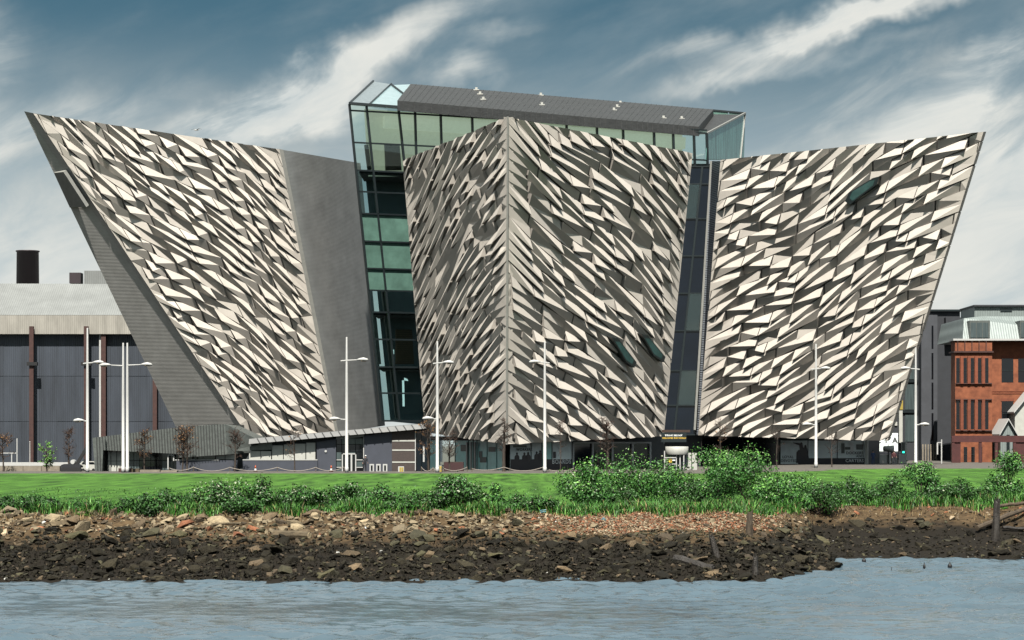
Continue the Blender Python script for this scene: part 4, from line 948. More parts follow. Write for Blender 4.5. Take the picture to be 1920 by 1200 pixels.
def cone(u, label):
    p = P(u, 886, 247); z0 = g(p.x, 247); t = thing('traffic_cone', label, 'traffic cone', (p.x, 247, z0), 'traffic cones')
    m_ = MB(); m_.box((p.x, 247, z0 + .06), (.42, .42, .06)); m_.build('base', Mt['orange'], t)
    m_ = MB(); m_.lathe((p.x, 247, z0 + .08), [(.16, 0), (.11, .3)], 10); m_.build('cone', Mt['white'], t, True)
    m_ = MB(); m_.lathe((p.x, 247, z0 + .38), [(.11, 0), (.04, .34)], 10); m_.build('tip', Mt['orange'], t, True)
cone(621, 'orange and white traffic cone left of the white annex door'); cone(479, 'orange and white traffic cone in front of the low dark wall')
def rope(label, pts, Y=246.8, seed=1):
    p0 = P(pts[0][0], 885, Y); t = thing('rope_barrier', label, 'barrier', (p0.x, Y, g(p0.x, Y)), 'rope barriers along the lawn')
    P3 = []
    for (u, v) in pts:
        p = P(u, v, Y); z0 = g(p.x, Y); m_ = MB(); m_.tube([(p.x, Y, z0), (p.x, Y, p.z + .1)], .035, 6); m_.build('post', Mt['timber'], t); P3.append(p)
    for a, b in zip(P3, P3[1:]):
        sag = min(.55, a.z - g(a.x, Y) - .12); m_ = MB(); m_.tube([a.lerp(b, s) + Vector((0, -.05, -4 * sag * s * (1 - s))) for s in [i / 10 for i in range(11)]], .038, 5); m_.build('rope', Mt['rope'], t)
rope('pale rope barrier in front of the low dark annex wall', [(318, 878), (363, 876), (431, 876.5), (520, 876.5), (592, 876.5), (645, 876)])
rope('pale rope barrier between orange tree and maroon planter', [(790, 876), (812, 877), (829, 877), (876, 876)])
rope('pale rope barrier in front of the mint poster windows', [(885, 879), (945, 876), (1018, 876), (1076, 878)])
t = thing('timber_bench_wall', 'low brown and beige timber wall under the twin lamps', 'low wall', tuple(P(270, 886, 244)))
for u0, u1, v0, mt in ((222, 246, 878, 'rust'), (247, 261, 879, 'timber'), (262, 300, 881, 'concrete'), (301, 332, 882, 'concrete')):
    m_ = MB(); prism_px(m_, rect(u0, v0, u1 - .5, 888), 244, 1.2); m_.build('block', Mt[mt], t)
t = thing('concrete_wall', 'low beige concrete wall with pale coping at the far left', 'low wall', tuple(P(60, 884, 252)))
for i in range(5):
    u0 = -60 + i * 34.5; m_ = MB(); prism_px(m_, rect(u0, 874, u0 + 33.8, 888), 252, .6); m_.build('wall_block', Mt['concrete'], t)
m_ = MB(); prism_px(m_, rect(-60, 867, 128, 873.2), 254, 1.6); m_.build('coping', Mt['white'], t)
t = thing('goal_frame', 'white goal like frame behind the low wall at the left edge', 'goal frame', tuple(P(15, 872, 262)))
for a, b in (((-30, 849.5), (32, 849.5)), ((32, 822), (32, 872)), ((22, 850), (22, 872)), ((-30, 822), (-30, 872))):
    m_ = MB(); m_.beam(P(*a, 262), P(*b, 262), .1, .1); m_.build('bar', Mt['white'], t)
t = thing('flag_pole', 'short thin white pole left of the brown shed column', 'pole', tuple(P(56, 872, 262))); m_ = MB(); p = P(56, 829, 262); m_.tube([(p.x, 262, 0), (p.x, 262, p.z)], [.06, .04], 6); m_.build('shaft', Mt['white'], t); m_ = MB(); m_.lathe((p.x, 262, p.z), [(.03, 0), (.07, .04), (.03, .1)], 8); m_.build('finial', Mt['white'], t)
# excavator beside the leftmost lamp
ex = thing('excavator', 'small black excavator with raised arm left of the annex', 'excavator', tuple(P(130, 886, 249)))
def exq(n, px, mt, d, Y=248.4): m_ = MB(); prism_px(m_, px, Y, d); m_.build(n, Mt[mt], ex)
exq('track', [(112, 880), (115, 877), (150, 877), (153, 880), (150, 886), (115, 886)], 'blk', .5); exq('track', [(112, 880), (115, 877), (150, 877), (153, 880), (150, 886), (115, 886)], 'blk', .5, 250)
exq('body', [(114, 872), (120, 870), (146, 871), (151, 874), (150, 877), (114, 877)], 'darkc', 1.6, 248.6); exq('boom', [(139, 872), (160, 838), (163, 832), (164, 838), (162, 846), (144, 874)], 'blk', .3, 249); exq('dipper', [(160, 832), (163, 831), (163, 862), (160.5, 862)], 'blk', .25, 249.05); exq('bucket', [(157, 861), (164, 861), (165, 868), (160, 872), (156, 867)], 'blk', .5, 248.95)
exq('white_tank', [(136 + 4 * math.cos(a * .5236), 866 + 4.2 * math.sin(a * .5236)) for a in range(12)], 'white', 1.0, 248.9)
van = thing('parked_van', 'pale parked van half hidden behind the leftmost lamp post', 'van', tuple(P(170, 884, 256)))
def vq(n, px, mt, d, Y=255): m_ = MB(); prism_px(m_, px, Y, d); m_.build(n, Mt[mt], van)
vq('body', [(150, 881), (150, 869), (154, 865), (176, 865), (179, 870), (181, 873), (181, 881)], 'cream', 1.8); vq('window', [(166, 866.5), (175.5, 866.5), (178, 870.5), (166, 870.5)], 'wglass', -.02); vq('window', [(155, 866.5), (165, 866.5), (165, 870.5), (153, 870.5)], 'wglass', -.02)
for u in (156, 175): vq('wheel', [(u + 2.8 * math.cos(a * .628), 881 + 2.8 * math.sin(a * .628)) for a in range(10)], 'blk', 1.85, 254.97)

# people
def person(label, u, Y, hat, mats, lean=0.0, seed=0, carry=None, vtop=None):
    b = P(u, 0, Y); z0 = g(b.x, Y) + .03; h = 1.74; k = h / 1.74
    J = [((0, 0, .95), .15), ((lean * .25, 0, 1.2), .145), ((lean * .5, 0, 1.42), .16), ((lean * .7, 0, 1.53), .065), ((lean * .85, -.02, 1.62), .10), ((lean * .9, -.02, 1.70), .085),
         ((-.1, 0, .88), .105), ((-.12, -.05, .48), .075), ((-.12, .03, .09), .05), ((-.13, -.12, .04), .045),
         ((.1, 0, .88), .105), ((.13, .03, .48), .075), ((.14, .10, .09), .05), ((.14, -.05, .04), .045),
         ((-.2 + lean * .5, 0, 1.40), .07), ((-.27 + lean * .4, -.02, 1.13), .05), ((-.25 + lean * .5, -.2, .92), .038), ((-.25 + lean * .5, -.26, .85), .03),
         ((.2 + lean * .5, 0, 1.40), .07), ((.27 + lean * .4, -.04, 1.13), .05), ((.3 + lean * .6, -.2, .95), .038), ((.31 + lean * .6, -.26, .9), .03)]
    E = [(0, 1), (1, 2), (2, 3), (3, 4), (4, 5), (0, 6), (6, 7), (7, 8), (8, 9), (0, 10), (10, 11), (11, 12), (12, 13), (2, 14), (14, 15), (15, 16), (16, 17), (2, 18), (18, 19), (19, 20), (20, 21)]
    me = bpy.data.meshes.new('person'); me.from_pydata([p for p, r in J], E, []); o = bpy.data.objects.new('tmp', me); COL.objects.link(o)
    sk = o.modifiers.new('skin', 'SKIN'); ss = o.modifiers.new('sub', 'SUBSURF'); ss.levels = 1
    for i, (p, r) in enumerate(J): me.skin_vertices[0].data[i].radius = (r, r); me.skin_vertices[0].data[i].use_root = (i == 0)
    bpy.context.view_layer.update()
    m2 = bpy.data.meshes.new_from_object(o.evaluated_get(bpy.context.evaluated_depsgraph_get())); bpy.data.objects.remove(o)
    m2.materials.clear()
    for q in mats: m2.materials.append(Mt[q])
    m2.materials.append(Mt['skin'])
    for pl in m2.polygons:
        c = pl.center; pl.material_index = 2 if c.z > 1.52 or (c.z < 1.0 and abs(c.x - lean * .5) > .2 and c.z > .8) else (1 if c.z < .98 else 0); pl.use_smooth = True
    po = link('person', m2, None, (b.x, Y, z0)); tag(po, label, 'person')
    m_ = MB(); m_.lathe((b.x + lean * .9, Y - .02, z0 + 1.68), [(.115, 0), (.12, .05), (.08, .12), (.02, .15)], 10)
    hh = m_.build('hat' if hat == 'white' else 'hair', Mt[hat], None, True); hh.parent = po; hh.matrix_parent_inverse = Matrix.Translation((-b.x, -Y, -z0))
person('person in dark clothing and white hat beside the annex door', 683.5, 247.6, 'white', ('darkc', 'darkc'), .14)
person('person in blue clothing beside the pale column of the right hull', 1637, 285, 'darkc', ('bluec', 'bluec'))
person('person in dark red clothing before the white hoarding', 1677, 283, 'darkc', ('redc', 'darkc'), -.1)

# right: hoarding, tank, signal, car park things
hd = thing('lettered_hoarding', 'pale hoarding with dark capital letters behind the right hull tip', 'hoarding', tuple(P(1660, 868, 330)))
HP = Pl(P(1620, 860, 330), P(1690, 860, 330), P(1620, 800, 330))
slab(HP, 'board', rect(1612, 812, 1683.5, 846), 'poster', 0, -.3, hd)
text_on(HP, 'F', 1663, 826, 11, 'ink', hd, .03, 1, .03); text_on(HP, 'A', 1678, 826, 11, 'ink', hd, .03, 1, .03); text_on(HP, 'E', 1648, 826, 11, 'ink', hd, .03, 1, .03)
wt = thing('water_tank', 'cream horizontal tank on legs before the lettered hoarding', 'tank', tuple(P(1667, 862, 296)))
c0, c1 = P(1656, 841, 296), P(1676, 842, 296)
m_ = MB(); m_.tube([c0, c0.lerp(c1, .05), c0.lerp(c1, .6), c0.lerp(c1, .95), c1], [.25, .35, .42, .5, .35], 14); m_.build('drum', Mt['cream'], wt, True)
for u in (1666, 1672): m_ = MB(); p = P(u, 845, 296); m_.tube([(p.x, 296, g(p.x, 296)), (p.x, 296, p.z)], .06, 6); m_.build('leg', Mt['frame'], wt)
wf = thing('white_fence', 'low white hoarding fence with thin posts right of the right hull', 'fence', tuple(P(1670, 870, 300)))
WP = Pl(P(1640, 860, 300), P(1700, 860, 300), P(1640, 840, 300))
for i in range(4): slab(WP, 'panel', rect(1641 + i * 15, 852, 1655.3 + i * 15, 869), 'white', 0, -.08, wf)
slab(WP, 'blue_rail', rect(1630, 849, 1700, 850.3), 'bluec', .1, 0, wf)
for u in (1646, 1665, 1684): slab(WP, 'post', rect(u - .5, 832, u + .5, 872), 'frame', .15, .02, wf)
ts = thing('traffic_signal', 'black traffic signal with green light left of the rightmost lamp post', 'traffic signal', tuple(P(1694, 872, 290)))
TP = Pl(P(1690, 860, 290), P(1700, 860, 290), P(1690, 840, 290))
slab(TP, 'housing', rect(1691, 829.5, 1697, 851), 'frame', 0, -.2, ts); slab(TP, 'border', rect(1690, 828.5, 1698.2, 852), 'white', -.05, -.18, ts)
gl = bpy.data.materials.new('green_signal_light'); gl.use_nodes = True; gb = gl.node_tree.nodes['Principled BSDF']; gb.inputs['Base Color'].default_value = (.02, .5, .4, 1); gb.inputs['Emission Color'].default_value = (.05, 1, .75, 1); gb.inputs['Emission Strength'].default_value = .8
m_ = MB(); m_.prism([TP.at(*p, .05) for p in rect(1692, 846, 1696, 849.5)], [TP.at(*p, -.02) for p in rect(1692, 846, 1696, 849.5)]); m_.build('green_lens', gl, ts)
slab(TP, 'pole', rect(1699, 825, 1700.4, 874), 'cream', 0, -.1, ts)
sg2 = thing('sign_post', 'white sign post with bracket right of the rightmost lamp post', 'sign post', tuple(P(1766, 870, 300)))
slab(WP, 'shaft', rect(1764.5, 824, 1766.5, 872), 'white', 0, -.15, sg2); slab(WP, 'bracket', rect(1757, 829, 1764.4, 830.5), 'white', -.02, -.1, sg2); slab(WP, 'plate', rect(1756.5, 830.6, 1759, 852), 'white', -.02, -.08, sg2)
# white board lying on the grass
p = hit(1250, 925); m_ = MB(); m_.box((p.x, p.y, p.z + .12), (1.25, .35, .04)); o = m_.build('board', Mt['white'], loc=(p.x, p.y, p.z)); tag(o, 'white board lying on the grass below the entrance', 'board')
# gull in the sky
gu = P(368, 244, 230); gt = thing('gull', 'small gull gliding above the left hull', 'bird', tuple(gu))
m_ = MB(); m_.tube([gu + Vector((-.25, 0, .02)), gu + Vector((-.1, 0, 0)), gu + Vector((.12, 0, 0)), gu + Vector((.3, 0, .04))], [.02, .07, .06, .015], 6); m_.build('body', Mt['white'], gt)
for s in (-1, 1):
    m_ = MB(); m_.prism([gu + Vector((-.06, 0, .03)), gu + Vector((.1, 0, .03)), gu + Vector((.05 + s * .35, -.2 * s, .16)), gu + Vector((s * .62, -.3 * s, .05)), gu + Vector((s * .3, -.2 * s, .15))], [q + Vector((0, 0, -.02)) for q in (gu + Vector((-.06, 0, .03)), gu + Vector((.1, 0, .03)), gu + Vector((.05 + s * .35, -.2 * s, .16)), gu + Vector((s * .62, -.3 * s, .05)), gu + Vector((s * .3, -.2 * s, .15)))]); m_.build('wing', Mt['inkg'], gt)
# floats in the bay
for (u, v, r_, lab) in ((1620, 1054, .085, 'round black float nearest the muddy point'), (1733, 1065, .05, 'tiny black float between two larger floats'), (1781, 1064, .085, 'round black float farthest right in the bay')):
    Y = (EYE + 3) * F / (v - HV); p = P(u, v, Y); o = thing('float', lab, 'float', (p.x, Y, -3), 'floats in the bay')
    m_ = MB(); m_.lathe((p.x, Y, -3.02), [(r_ * .5, -.05), (r_ * 1.3, .03), (r_ * 1.3, .12), (r_ * .7, .21), (r_ * .2, .23)], 10); m_.build('buoy_body', Mt['blk'], o, True)
    m_ = MB(); m_.tube([(p.x, Y, -2.8), (p.x, Y, -2.72)], .02, 5); m_.build('eyelet', Mt['blk'], o)
Y = (EYE + 3) * F / (1069 - HV); p = P(1671, 1069, Y); o = thing('marker_stick', 'thin dark marker stick standing in the bay', 'stick', (p.x, Y, -3)); m_ = MB(); m_.tube([(p.x, Y, -3.4), (p.x + .02, Y, -2.85)], [.025, .015], 5); m_.build('stick', Mt['blk'], o)

# ---------------------------------------------------------------- shrubs on the bank
def bush(label, u, Y, w_px, vtop, kind, seed, n=2200, bloss=0.0, name='shrub', sink=.1):
    rr = random.Random(seed); b = P(u, 0, Y); z0 = g(b.x, Y) - sink; s = Y / F; W = w_px * s * .62; Hh = EYE + (HV - vtop) * s - z0
    t = thing(name, label, 'shrub', (b.x, Y, z0), 'shrubs along the bank'); lf = MB(); st = MB(); lobes = []
    nl = rr.randint(9, 13)
    for i in range(nl):
        a = rr.uniform(0, 6.28); q = math.sqrt(rr.random()) * .72; hz = rr.uniform(.25, .82) * (1 - .35 * q)
        r_ = rr.uniform(.30, .52) * min(W, Hh * .8)
        lobes.append((Vector((b.x + math.cos(a) * q * W, Y + math.sin(a) * q * min(W, 1.6), z0 + Hh * hz)), r_))
    lobes.append((Vector((b.x, Y, z0 + Hh * .68)), .34 * min(W, Hh)))
    for c, r_ in lobes:
        st.tube([(b.x + rr.uniform(-.2, .2) * W, Y, z0), ((b.x + c.x) / 2, (Y + c.y) / 2, z0 + (c.z - z0) * .55), c, c + Vector((rr.uniform(-.2, .2), 0, r_ * 1.1))], [.045, .035, .018, .006], 5)
    for i in range(int(n * 1.6)):
        c, r_ = rr.choice(lobes); d = Vector((rr.gauss(0, 1), rr.gauss(0, 1), rr.gauss(.15, 1))).normalized()
        rad = r_ * (rr.random() ** .33) * (1.0 + .28 * mnoise.noise(d * 2.2 + c)) * (1.3 if rr.random() < .08 else 1)
        p = c + Vector((d.x * rad * 1.12, d.y * rad, d.z * rad))
        if p.z < z0 + .03: continue
        nn = (d + Vector((rr.gauss(0, .55), rr.gauss(0, .55), rr.gauss(.35, .5)))).normalized(); a1 = nn.orthogonal().normalized(); a1.rotate(Matrix.Rotation(rr.uniform(0, 6.28), 3, nn)); a2 = nn.cross(a1)
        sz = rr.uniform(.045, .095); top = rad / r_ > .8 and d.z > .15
        m_ = 1 if (top and rr.random() < .6) else 0  # upper outer leaves lighter: highlights put into the leaf colour
        if top and rr.random() < bloss: m_ = 2; sz *= .8
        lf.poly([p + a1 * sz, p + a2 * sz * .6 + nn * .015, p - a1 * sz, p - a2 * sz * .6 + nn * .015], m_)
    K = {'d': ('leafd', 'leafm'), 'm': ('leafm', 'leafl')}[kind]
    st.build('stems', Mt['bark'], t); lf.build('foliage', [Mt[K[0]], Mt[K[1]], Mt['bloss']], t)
B = [('low dark rounded shrub at the left edge of the bank', 58, 114.5, 105, 926, 'd', 1700, .02), ('small low shrub right of the leftmost shrub', 140, 114.5, 55, 936, 'd', 700, 0),
     ('dense dark round shrub left of the blossoming shrub', 311, 114, 108, 917, 'd', 2600, 0), ('blossoming pale green shrub in front of the low dark wall', 413, 115, 108, 898, 'd', 2600, .30),
     ('tall thin shrub with upright shoots right of the blossoming shrub', 492, 116, 62, 888, 'd', 1300, .12), ('long low shrub with pale flowers above tall grass', 570, 116.5, 120, 910, 'd', 1800, .2),
     ('upright small shrub below the annex door', 652, 117, 56, 899, 'd', 1100, .1), ('low flowering shrub below the brown wall', 715, 117, 120, 914, 'd', 1800, .12),
     ('rounded dark shrub hanging at the bank edge below the brown wall', 765, 113.5, 95, 928, 'd', 1900, .05),
     ('large dark shrub with pale sprigs below the fourth lamp post', 862, 115.5, 112, 890, 'd', 2700, .14), ('slender pale sapling shrub right of the large dark shrub', 926, 115, 38, 892, 'm', 700, .1),
     ('bright green leaning shrub left of the entrance bushes', 1100, 122, 95, 862, 'm', 2300, .08), ('broad green shrub covering the entrance doors', 1183, 132, 165, 846, 'm', 3400, .1),
     ('tall pointed green shrub in front of the dark slot', 1340, 136, 92, 818, 'm', 2300, .06), ('wide billowing shrub, largest of the bank', 1408, 128, 190, 842, 'm', 4200, .08),
     ('low shrub between entrance doors and kiosk', 1262, 134, 90, 868, 'd', 1500, .06), ('low spreading shrub right of the largest bush', 1510, 138, 100, 884, 'm', 1900, .05),
     ('dark low shrub below the right hull posters', 1590, 139, 100, 892, 'd', 1700, .02), ('small dark shrub left of the round right hand bush', 1672, 139, 70, 888, 'd', 1300, 0),
     ('round upright bush in front of the rightmost lamp post', 1728, 140, 72, 848, 'm', 2300, .05), ('tall bush at the right edge before the rusted screen', 1884, 141, 76, 828, 'm', 2500, .05),
     ('low dark shrub between the two right hand bushes', 1800, 139.5, 95, 896, 'd', 1500, 0), ('low bush overhanging the rubble below the largest bush', 1460, 126.5, 120, 900, 'm', 2000, .04),
     ('small shrub at the bank edge before the leaning green shrub', 1010, 114.5, 70, 930, 'd', 900, .06),
     ('rounded bush cut by the left edge of the picture', 8, 114.6, 70, 930, 'd', 1300, .03), ('rounded low bush between the leftmost shrubs', 100, 114, 70, 934, 'd', 1000, .02), ('low bush left of the scrub beside the dense dark shrub', 186, 114.6, 80, 936, 'd', 1000, .02),
     ('low scrub left of the dense dark round shrub', 232, 114.8, 90, 934, 'd', 1100, .02), ('dark scrub between round shrub and blossoming shrub', 362, 114.5, 80, 925, 'd', 1100, .03),
     ('dark scrub under the blossoming shrub at the bank edge', 448, 113.2, 90, 930, 'd', 1200, .03), ('dark scrub right of the tall thin shrub', 532, 115.5, 90, 918, 'd', 1200, .08),
     ('dark scrub left of the small shrub below the annex door', 615, 116.5, 80, 916, 'd', 1100, .12), ('dark scrub below the white framed boxes', 688, 116, 80, 922, 'd', 1100, .08),
     ('dark scrub left of the large dark shrub', 806, 115.5, 90, 918, 'd', 1200, .06), ('dark scrub right of the slender pale sapling shrub', 962, 115, 80, 928, 'd', 1000, .02),
     ('dark scrub right of the leaning green shrub', 1150, 124, 110, 905, 'd', 1500, .03), ('dark scrub at the foot of the tall pointed shrub', 1305, 130, 110, 900, 'd', 1600, .04),
     ('dark scrub right of the low bush over the rubble', 1545, 134, 110, 905, 'd', 1400, .02), ('dark scrub at the bank edge below the posters', 1632, 137.5, 100, 912, 'd', 1300, 0),
     ('dark scrub at the foot of the round upright bush', 1752, 138, 110, 905, 'd', 1500, .02), ('dark scrub left of the tall bush at the right edge', 1845, 138, 100, 908, 'd', 1300, .02)]
for i, (lab, u, Y, w, vt, kd, n, bl_) in enumerate(B): bush(lab, u, Y, w, vt, kd, 40 + i, n, bl_)

# tall grass along the bank edge, dry straw below it (one mass each)
def blades(name, label, n, place, hmin, hmax, mat, seed, cat, wide=.016):
    rr = random.Random(seed); mb = MB()
    for i in range(n):
        x, y = place(rr); z = g(x, y) - .02; h = rr.uniform(hmin, hmax) * (.45 + 1.0 * max(0, mnoise.noise(Vector((x * .45, y * .45, 3))) + .4) + .5 * max(0, mnoise.noise(Vector((x * 1.4, y * 1.4, 8))))); a = rr.uniform(0, 6.28); l = h * rr.uniform(.15, .95); w = wide * rr.uniform(.7, 1.5)
        wx, wy = math.cos(a + 1.57) * w, math.sin(a + 1.57) * w; mx, my = x + math.cos(a) * l * .35, y + math.sin(a) * l * .35
        k = len(mb.v); mb.v += [(x - wx, y - wy, z), (x + wx, y + wy, z), (mx + wx * .7, my + wy * .7, z + h * .6), (mx - wx * .7, my - wy * .7, z + h * .6), (x + math.cos(a) * l, y + math.sin(a) * l, z + h * .97)]
        mi = 0 if rr.random() < .7 or not isinstance(mat, list) else rr.choice((1, 1, 1, 2)); mb.f += [(k, k + 1, k + 2, k + 3), (k + 3, k + 2, k + 4)]; mb.m += [mi, mi]
    o = mb.build(name, mat); tag(o, label, cat, kind='stuff'); return o
def pl_grass(rr):
    x = rr.uniform(-29, 34)
    while mnoise.noise(Vector((x * .9, 2, 1))) < -.1 - .25 * sm(-17, -13, x) and rr.random() < .85: x = rr.uniform(-29, 34)
    return x, yt(x) + rr.uniform(-.5, 1) ** 1 * 1.0 + (rr.random() ** 1.8) * (4.2 + 3.5 * sm(8, 18, x))
blades('tall_grass', 'tall green grass growing along the top of the bank', 46000, pl_grass, .3, .66, [Mt['blade'], Mt['leafl'], Mt['straw']], 5, 'grass', .02)
def pl_short(rr):
    x = rr.uniform(-33, 37); y = yt(x) + 2 + (rr.random() ** 1.5) * 45; return x, y
blades('grass_tufts', 'short uneven grass blades of the lawn', 34000, pl_short, .08, .17, Mt['blade'], 6, 'grass', .03)
def pl_straw(rr):
    x = rr.uniform(-29, 34); k = sm(9, 18, x); return x, yt(x) + rr.gauss(-.5, .5 + .9 * k)
blades('dry_straw', 'dry straw and dead grass hanging over the bank edge', 5000, pl_straw, .1, .32, Mt['straw'], 7, 'grass', .015)

# ---------------------------------------------------------------- stones of the bank
def rock_mesh(seed, sub):
    rr = random.Random(seed); bm = bmesh.new(); sc = Vector((rr.uniform(.85, 1.3), rr.uniform(.7, 1.1), rr.uniform(.5, .85)))
    for i in range(16 if sub > 1 else 11):
        d = Vector((rr.gauss(0, 1), rr.gauss(0, 1), rr.gauss(0, 1))).normalized() * rr.uniform(.82, 1.08)
        for ax in range(3): d[ax] = max(-.75, min(.75, d[ax]))
        bm.verts.new((d.x * sc.x, d.y * sc.y, d.z * sc.z))
    r_ = bmesh.ops.convex_hull(bm, input=bm.verts); bmesh.ops.delete(bm, geom=[v for v in bm.verts if not v.link_faces], context='VERTS')
    bmesh.ops.recalc_face_normals(bm, faces=bm.faces)
    me = bpy.data.meshes.new('rock'); bm.to_mesh(me); bm.free(); return me
variants = {}
def rock_data(i, mat):
    if (i, mat) not in variants:
        me = rock_mesh(i, 2); me.materials.append(Mt[mat]); variants[i, mat] = me
    return variants[i, mat]
def rock_kind(x, y, z, rr):
    zr = z + mnoise.noise(Vector((x * .5, y * .5, 9))) * .35; r_ = rr.random(); u = 960 + F * x / y
    if zr < -1.45: return 'rockd' if r_ < .8 else 'rockb' if r_ < .9 else 'rockm'
    if zr < -1.15: return 'rockm' if r_ < .35 else 'rockd' if r_ < .65 else 'rockb'
    if 1000 < u < 1470: return 'rubb' if r_ < .40 else 'rubc' if r_ < .78 else 'rockp' if r_ < .9 else 'rockb'
    if x > 15: return 'rockb' if r_ < .6 else 'rockp' if r_ < .8 else 'rubb' if r_ < .9 else 'rubc'
    return 'rockp' if r_ < .5 else 'rockb' if r_ < .9 else 'rubb' if r_ < .94 else 'rockm'
rr = random.Random(77); big = []
for i in range(1150):
    x = rr.uniform(-27, 31); d = rr.uniform(.15, 11.2 + 1.6 * sm(10, 19, x)); y = yw(x) + d
    if x > 17 and rr.random() < .6: continue
    z = g(x, y); s = .11 + .33 * rr.random() ** 2.6
    if z < -1.4: s *= 1.2
    elif x < 1: s *= 1.35
    if 960 + F * x / y > 1000 and z > -1.2: s *= .5
    big.append((s / y, x, y, z, s))
big.sort(reverse=True)
for i, (_, x, y, z, s) in enumerate(big[:300]):
    o = link('rock', rock_data(i % 11, rock_kind(x, y, z, rr)), riverbank, (x, y, z + s * .12)); o.rotation_euler = (rr.uniform(-.4, .4), rr.uniform(-.4, .4), rr.uniform(0, 6.28)); o.scale = (s * rr.uniform(.9, 1.3), s, s * rr.uniform(.75, 1.05))
def rubble():
    mats = ['rockp', 'rockb', 'rockd', 'rockm', 'rubb', 'rubc', 'shell']; idx = {m: i for i, m in enumerate(mats)}; bases = []
    for k in range(14):
        me = rock_mesh(50 + k, 1); bases.append((np.array([v.co[:] for v in me.vertices]), [tuple(p.vertices) for p in me.polygons])); bpy.data.meshes.remove(me)
    mb = MB(); rs = random.Random(5)
    spots = [(x, y, z, s) for _, x, y, z, s in big[300:]]
    for i in range(17000):
        x = rs.uniform(-28, 32); y = yw(x) + rs.uniform(.0, 11.6 + 1.8 * sm(10, 19, x)); z = g(x, y); u = 960 + F * x / y
        s = .035 + .14 * rs.random() ** 2.0
        if 1000 < u < 1470 and z > -1.2: s = .035 + .06 * rs.random()
        elif x > 17:
            if rs.random() < .45: continue
            s *= .75
        spots.append((x, y, z, s))
    for i in range(5200):      # the heap of brick rubble
        u = rs.gauss(1230, 110); v = rs.gauss(981, 14)
        if not (990 < u < 1470 and 948 < v < 1012): continue
        p = hit(u, v, 100, 140); spots.append((p.x, p.y, p.z, .03 + .055 * rs.random()))
    for x, y, z, s in spots:
        vv, ff = rs.choice(bases); a = rs.uniform(0, 6.28); ca, sa = math.cos(a), math.sin(a); k = len(mb.v); t = rs.uniform(-.5, .5)
        kind = rock_kind(x, y, z, rs)
        if rs.random() < .004: kind = 'shell'; s *= .6
        for q in vv:
            X, Y_, Z_ = q * s * 1.15; Z2 = Z_ + X * t; mb.v.append((x + X * ca - Y_ * sa, y + X * sa + Y_ * ca, z + Z2 + s * .25))
        mb.f += [tuple(k + j for j in f) for f in ff]; mb.m += [idx[kind]] * len(ff)
    o = mb.build('small_stones', [Mt[m] for m in mats], riverbank); tag(o, kind='stuff')
rubble()
# weed: dark seaweed strands over the lower stones
def pl_weed(rr):
    x = rr.uniform(-28, 17); return x, yw(x) + rr.uniform(.6, 6.2)
blades('seaweed', 'dark seaweed fringe hanging on the lower stones', 9000, pl_weed, .05, .16, Mt['rockd'], 17, 'seaweed', .03)

# ---------------------------------------------------------------- driftwood and single stones
def log(label, a, b, r_, mat='timber', name='log', off=.12, cut=True, square=False):
    p, q = hit(*a), hit(*b); p.z += off; q.z += off; t = thing(name, label, 'log', tuple(p)); n = 6; pts = []
    d = (q - p)
    for i in range(n): s = i / (n - 1); pts.append(p + d * s + Vector((0, R.uniform(-.03, .03), R.uniform(-.03, .03))))
    m_ = MB(); m_.tube(pts, [r_ * R.uniform(.88, 1.08) for _ in range(n)], 4 if square else 9); m_.build('trunk', Mt[mat], t)
    m_ = MB(); m_.tube([q - d.normalized() * .02, q + d.normalized() * .03], [r_ * .8, r_ * .74], 9); m_.build('cut_end', Mt['rockp' if mat == 'timber' else 'timberd'], t)
    return t
log('thick pale timber log lying level among stones, left of centre', (516, 1009), (580, 1009), .22)
log('thin pale driftwood branch on stones below the blossoming shrub', (378, 992), (450, 986), .06)
log('grey squared timber block at the upper left of the bank', (94, 990), (134, 987), .19, square=True)
log('long dark log sloping down to the water, right of centre', (1266, 1052), (1338, 1073), .2, 'timberd')
log('short pale stick on the upper stones near the brick heap', (980, 988), (1010, 981), .05)
log('slanting beam of the driftwood pile at the right edge', (1832, 1004), (1925, 966), .15, 'timberb', off=.35)
log('upper beam of the driftwood pile at the right edge', (1872, 962), (1930, 955), .1, 'timberb', off=.4)
log('lowest plank of the driftwood pile at the right edge', (1880, 998), (1930, 1000), .1, 'timberd', off=.2)
log('small pale curved driftwood piece on the muddy bay shore', (1695, 979), (1728, 977), .07)
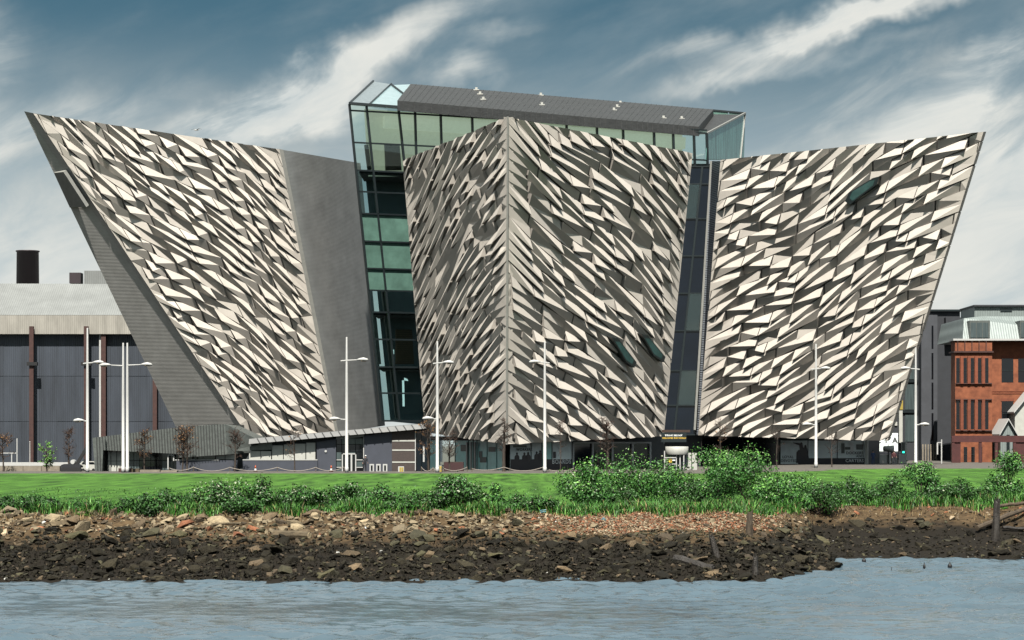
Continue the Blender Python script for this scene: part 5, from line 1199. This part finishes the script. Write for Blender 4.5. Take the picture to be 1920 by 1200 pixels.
def post(label, u, v, vtop, w, mat, lean=0.0):
    p = hit(u, v); z1 = EYE + (HV - vtop) * p.y / F; t = thing('timber_post', label, 'post', tuple(p), 'old timber posts on the bank'); r_ = w * p.y / F / 2; h = z1 - p.z
    m_ = MB(); n_ = 12; k0 = len(m_.v)
    for i in range(9):
        q_ = i / 8; zc = -.3 + (h + .3) * q_
        for j in range(n_):
            an = j * 6.2832 / n_; rr_ = r_ * (1.25 - .45 * q_) * (1 + .28 * mnoise.noise(Vector((math.cos(an) * 1.6, math.sin(an) * 1.6 + u, q_ * 2.5))))
            m_.v.append((p.x + lean * q_ + math.cos(an) * rr_, p.y + math.sin(an) * rr_, p.z + zc + (R.uniform(-.18, .12) if i == 8 else 0)))
    for i in range(8):
        for j in range(n_): m_.f.append((i * n_ + j, i * n_ + (j + 1) % n_, (i + 1) * n_ + (j + 1) % n_, (i + 1) * n_ + j)); m_.m.append(0)
    m_.f.append(tuple(8 * n_ + j for j in range(n_))); m_.m.append(0); m_.build('shaft', Mt[mat], t)
    m_ = MB()
    for i in range(5):
        a = i * 1.26; c = p + Vector((lean + math.cos(a) * r_ * .5, math.sin(a) * r_ * .5, h - .05)); m_.tube([c, c + Vector((math.cos(a) * .05, 0, R.uniform(.08, .3)))], [r_ * .3, .01], 4)
    m_.build('splintered_top', Mt[mat], t)
post('grey splintered post below the largest bush', 1404, 1003, 962, 13, 'timberb', .06)
post('dark wet post standing at the water edge of the point', 1416, 1077, 1046, 11, 'timberd')
post('tall rotten post at the driftwood pile', 1866, 1012, 940, 14, 'timberd', .08)
post('leaning dark stump left of the splintered post', 1346, 1046, 1006, 12, 'timberd', -.3)
def stone(label, u, v, s, mat, sh=3, name='stone'):
    p = hit(u, v); o = link(name, rock_data(sh, mat), None, (p.x, p.y, p.z + s * .25)); o.scale = (s, s, s * 1.1); o.rotation_euler = (.2, .1, u); tag(o, label, 'stone')
stone('orange red block of brick on the upper left bank', 75, 992, .2, 'rubb', 2, 'brick_block')
stone('round white stone beside the orange red block', 83, 984, .15, 'shell', 1)
stone('pinkish boulder cut by the left edge of the picture', 5, 1005, .42, 'rubc', 4)
stone('bright pointed stone on the shore of the bay', 1786, 975, .24, 'rubc', 5)
stone('large pale flat stone resting below the tall grass', 592, 972, .3, 'rockp', 0)
stone('large tan stone in the brick rubble heap', 1115, 990, .24, 'rockp', 6)
stone('pale mossy boulder among stones left of the dense dark shrub', 148, 1010, .28, 'rockm', 3)
for (u, v, lab) in ((1018, 966, 'pale blue scrap of plastic rope left on the rubble'), (1135, 983, 'pale blue plastic scrap right of the large tan stone')):
    p = hit(u, v); m_ = MB(); pts = [p + Vector((R.uniform(-.22, .22), R.uniform(-.1, .1), .08 + R.uniform(0, .2))) for _ in range(7)]; m_.tube(pts, .025, 5); o = m_.build('plastic_scrap', Mt['bluep'], loc=tuple(p)); tag(o, lab, 'litter')
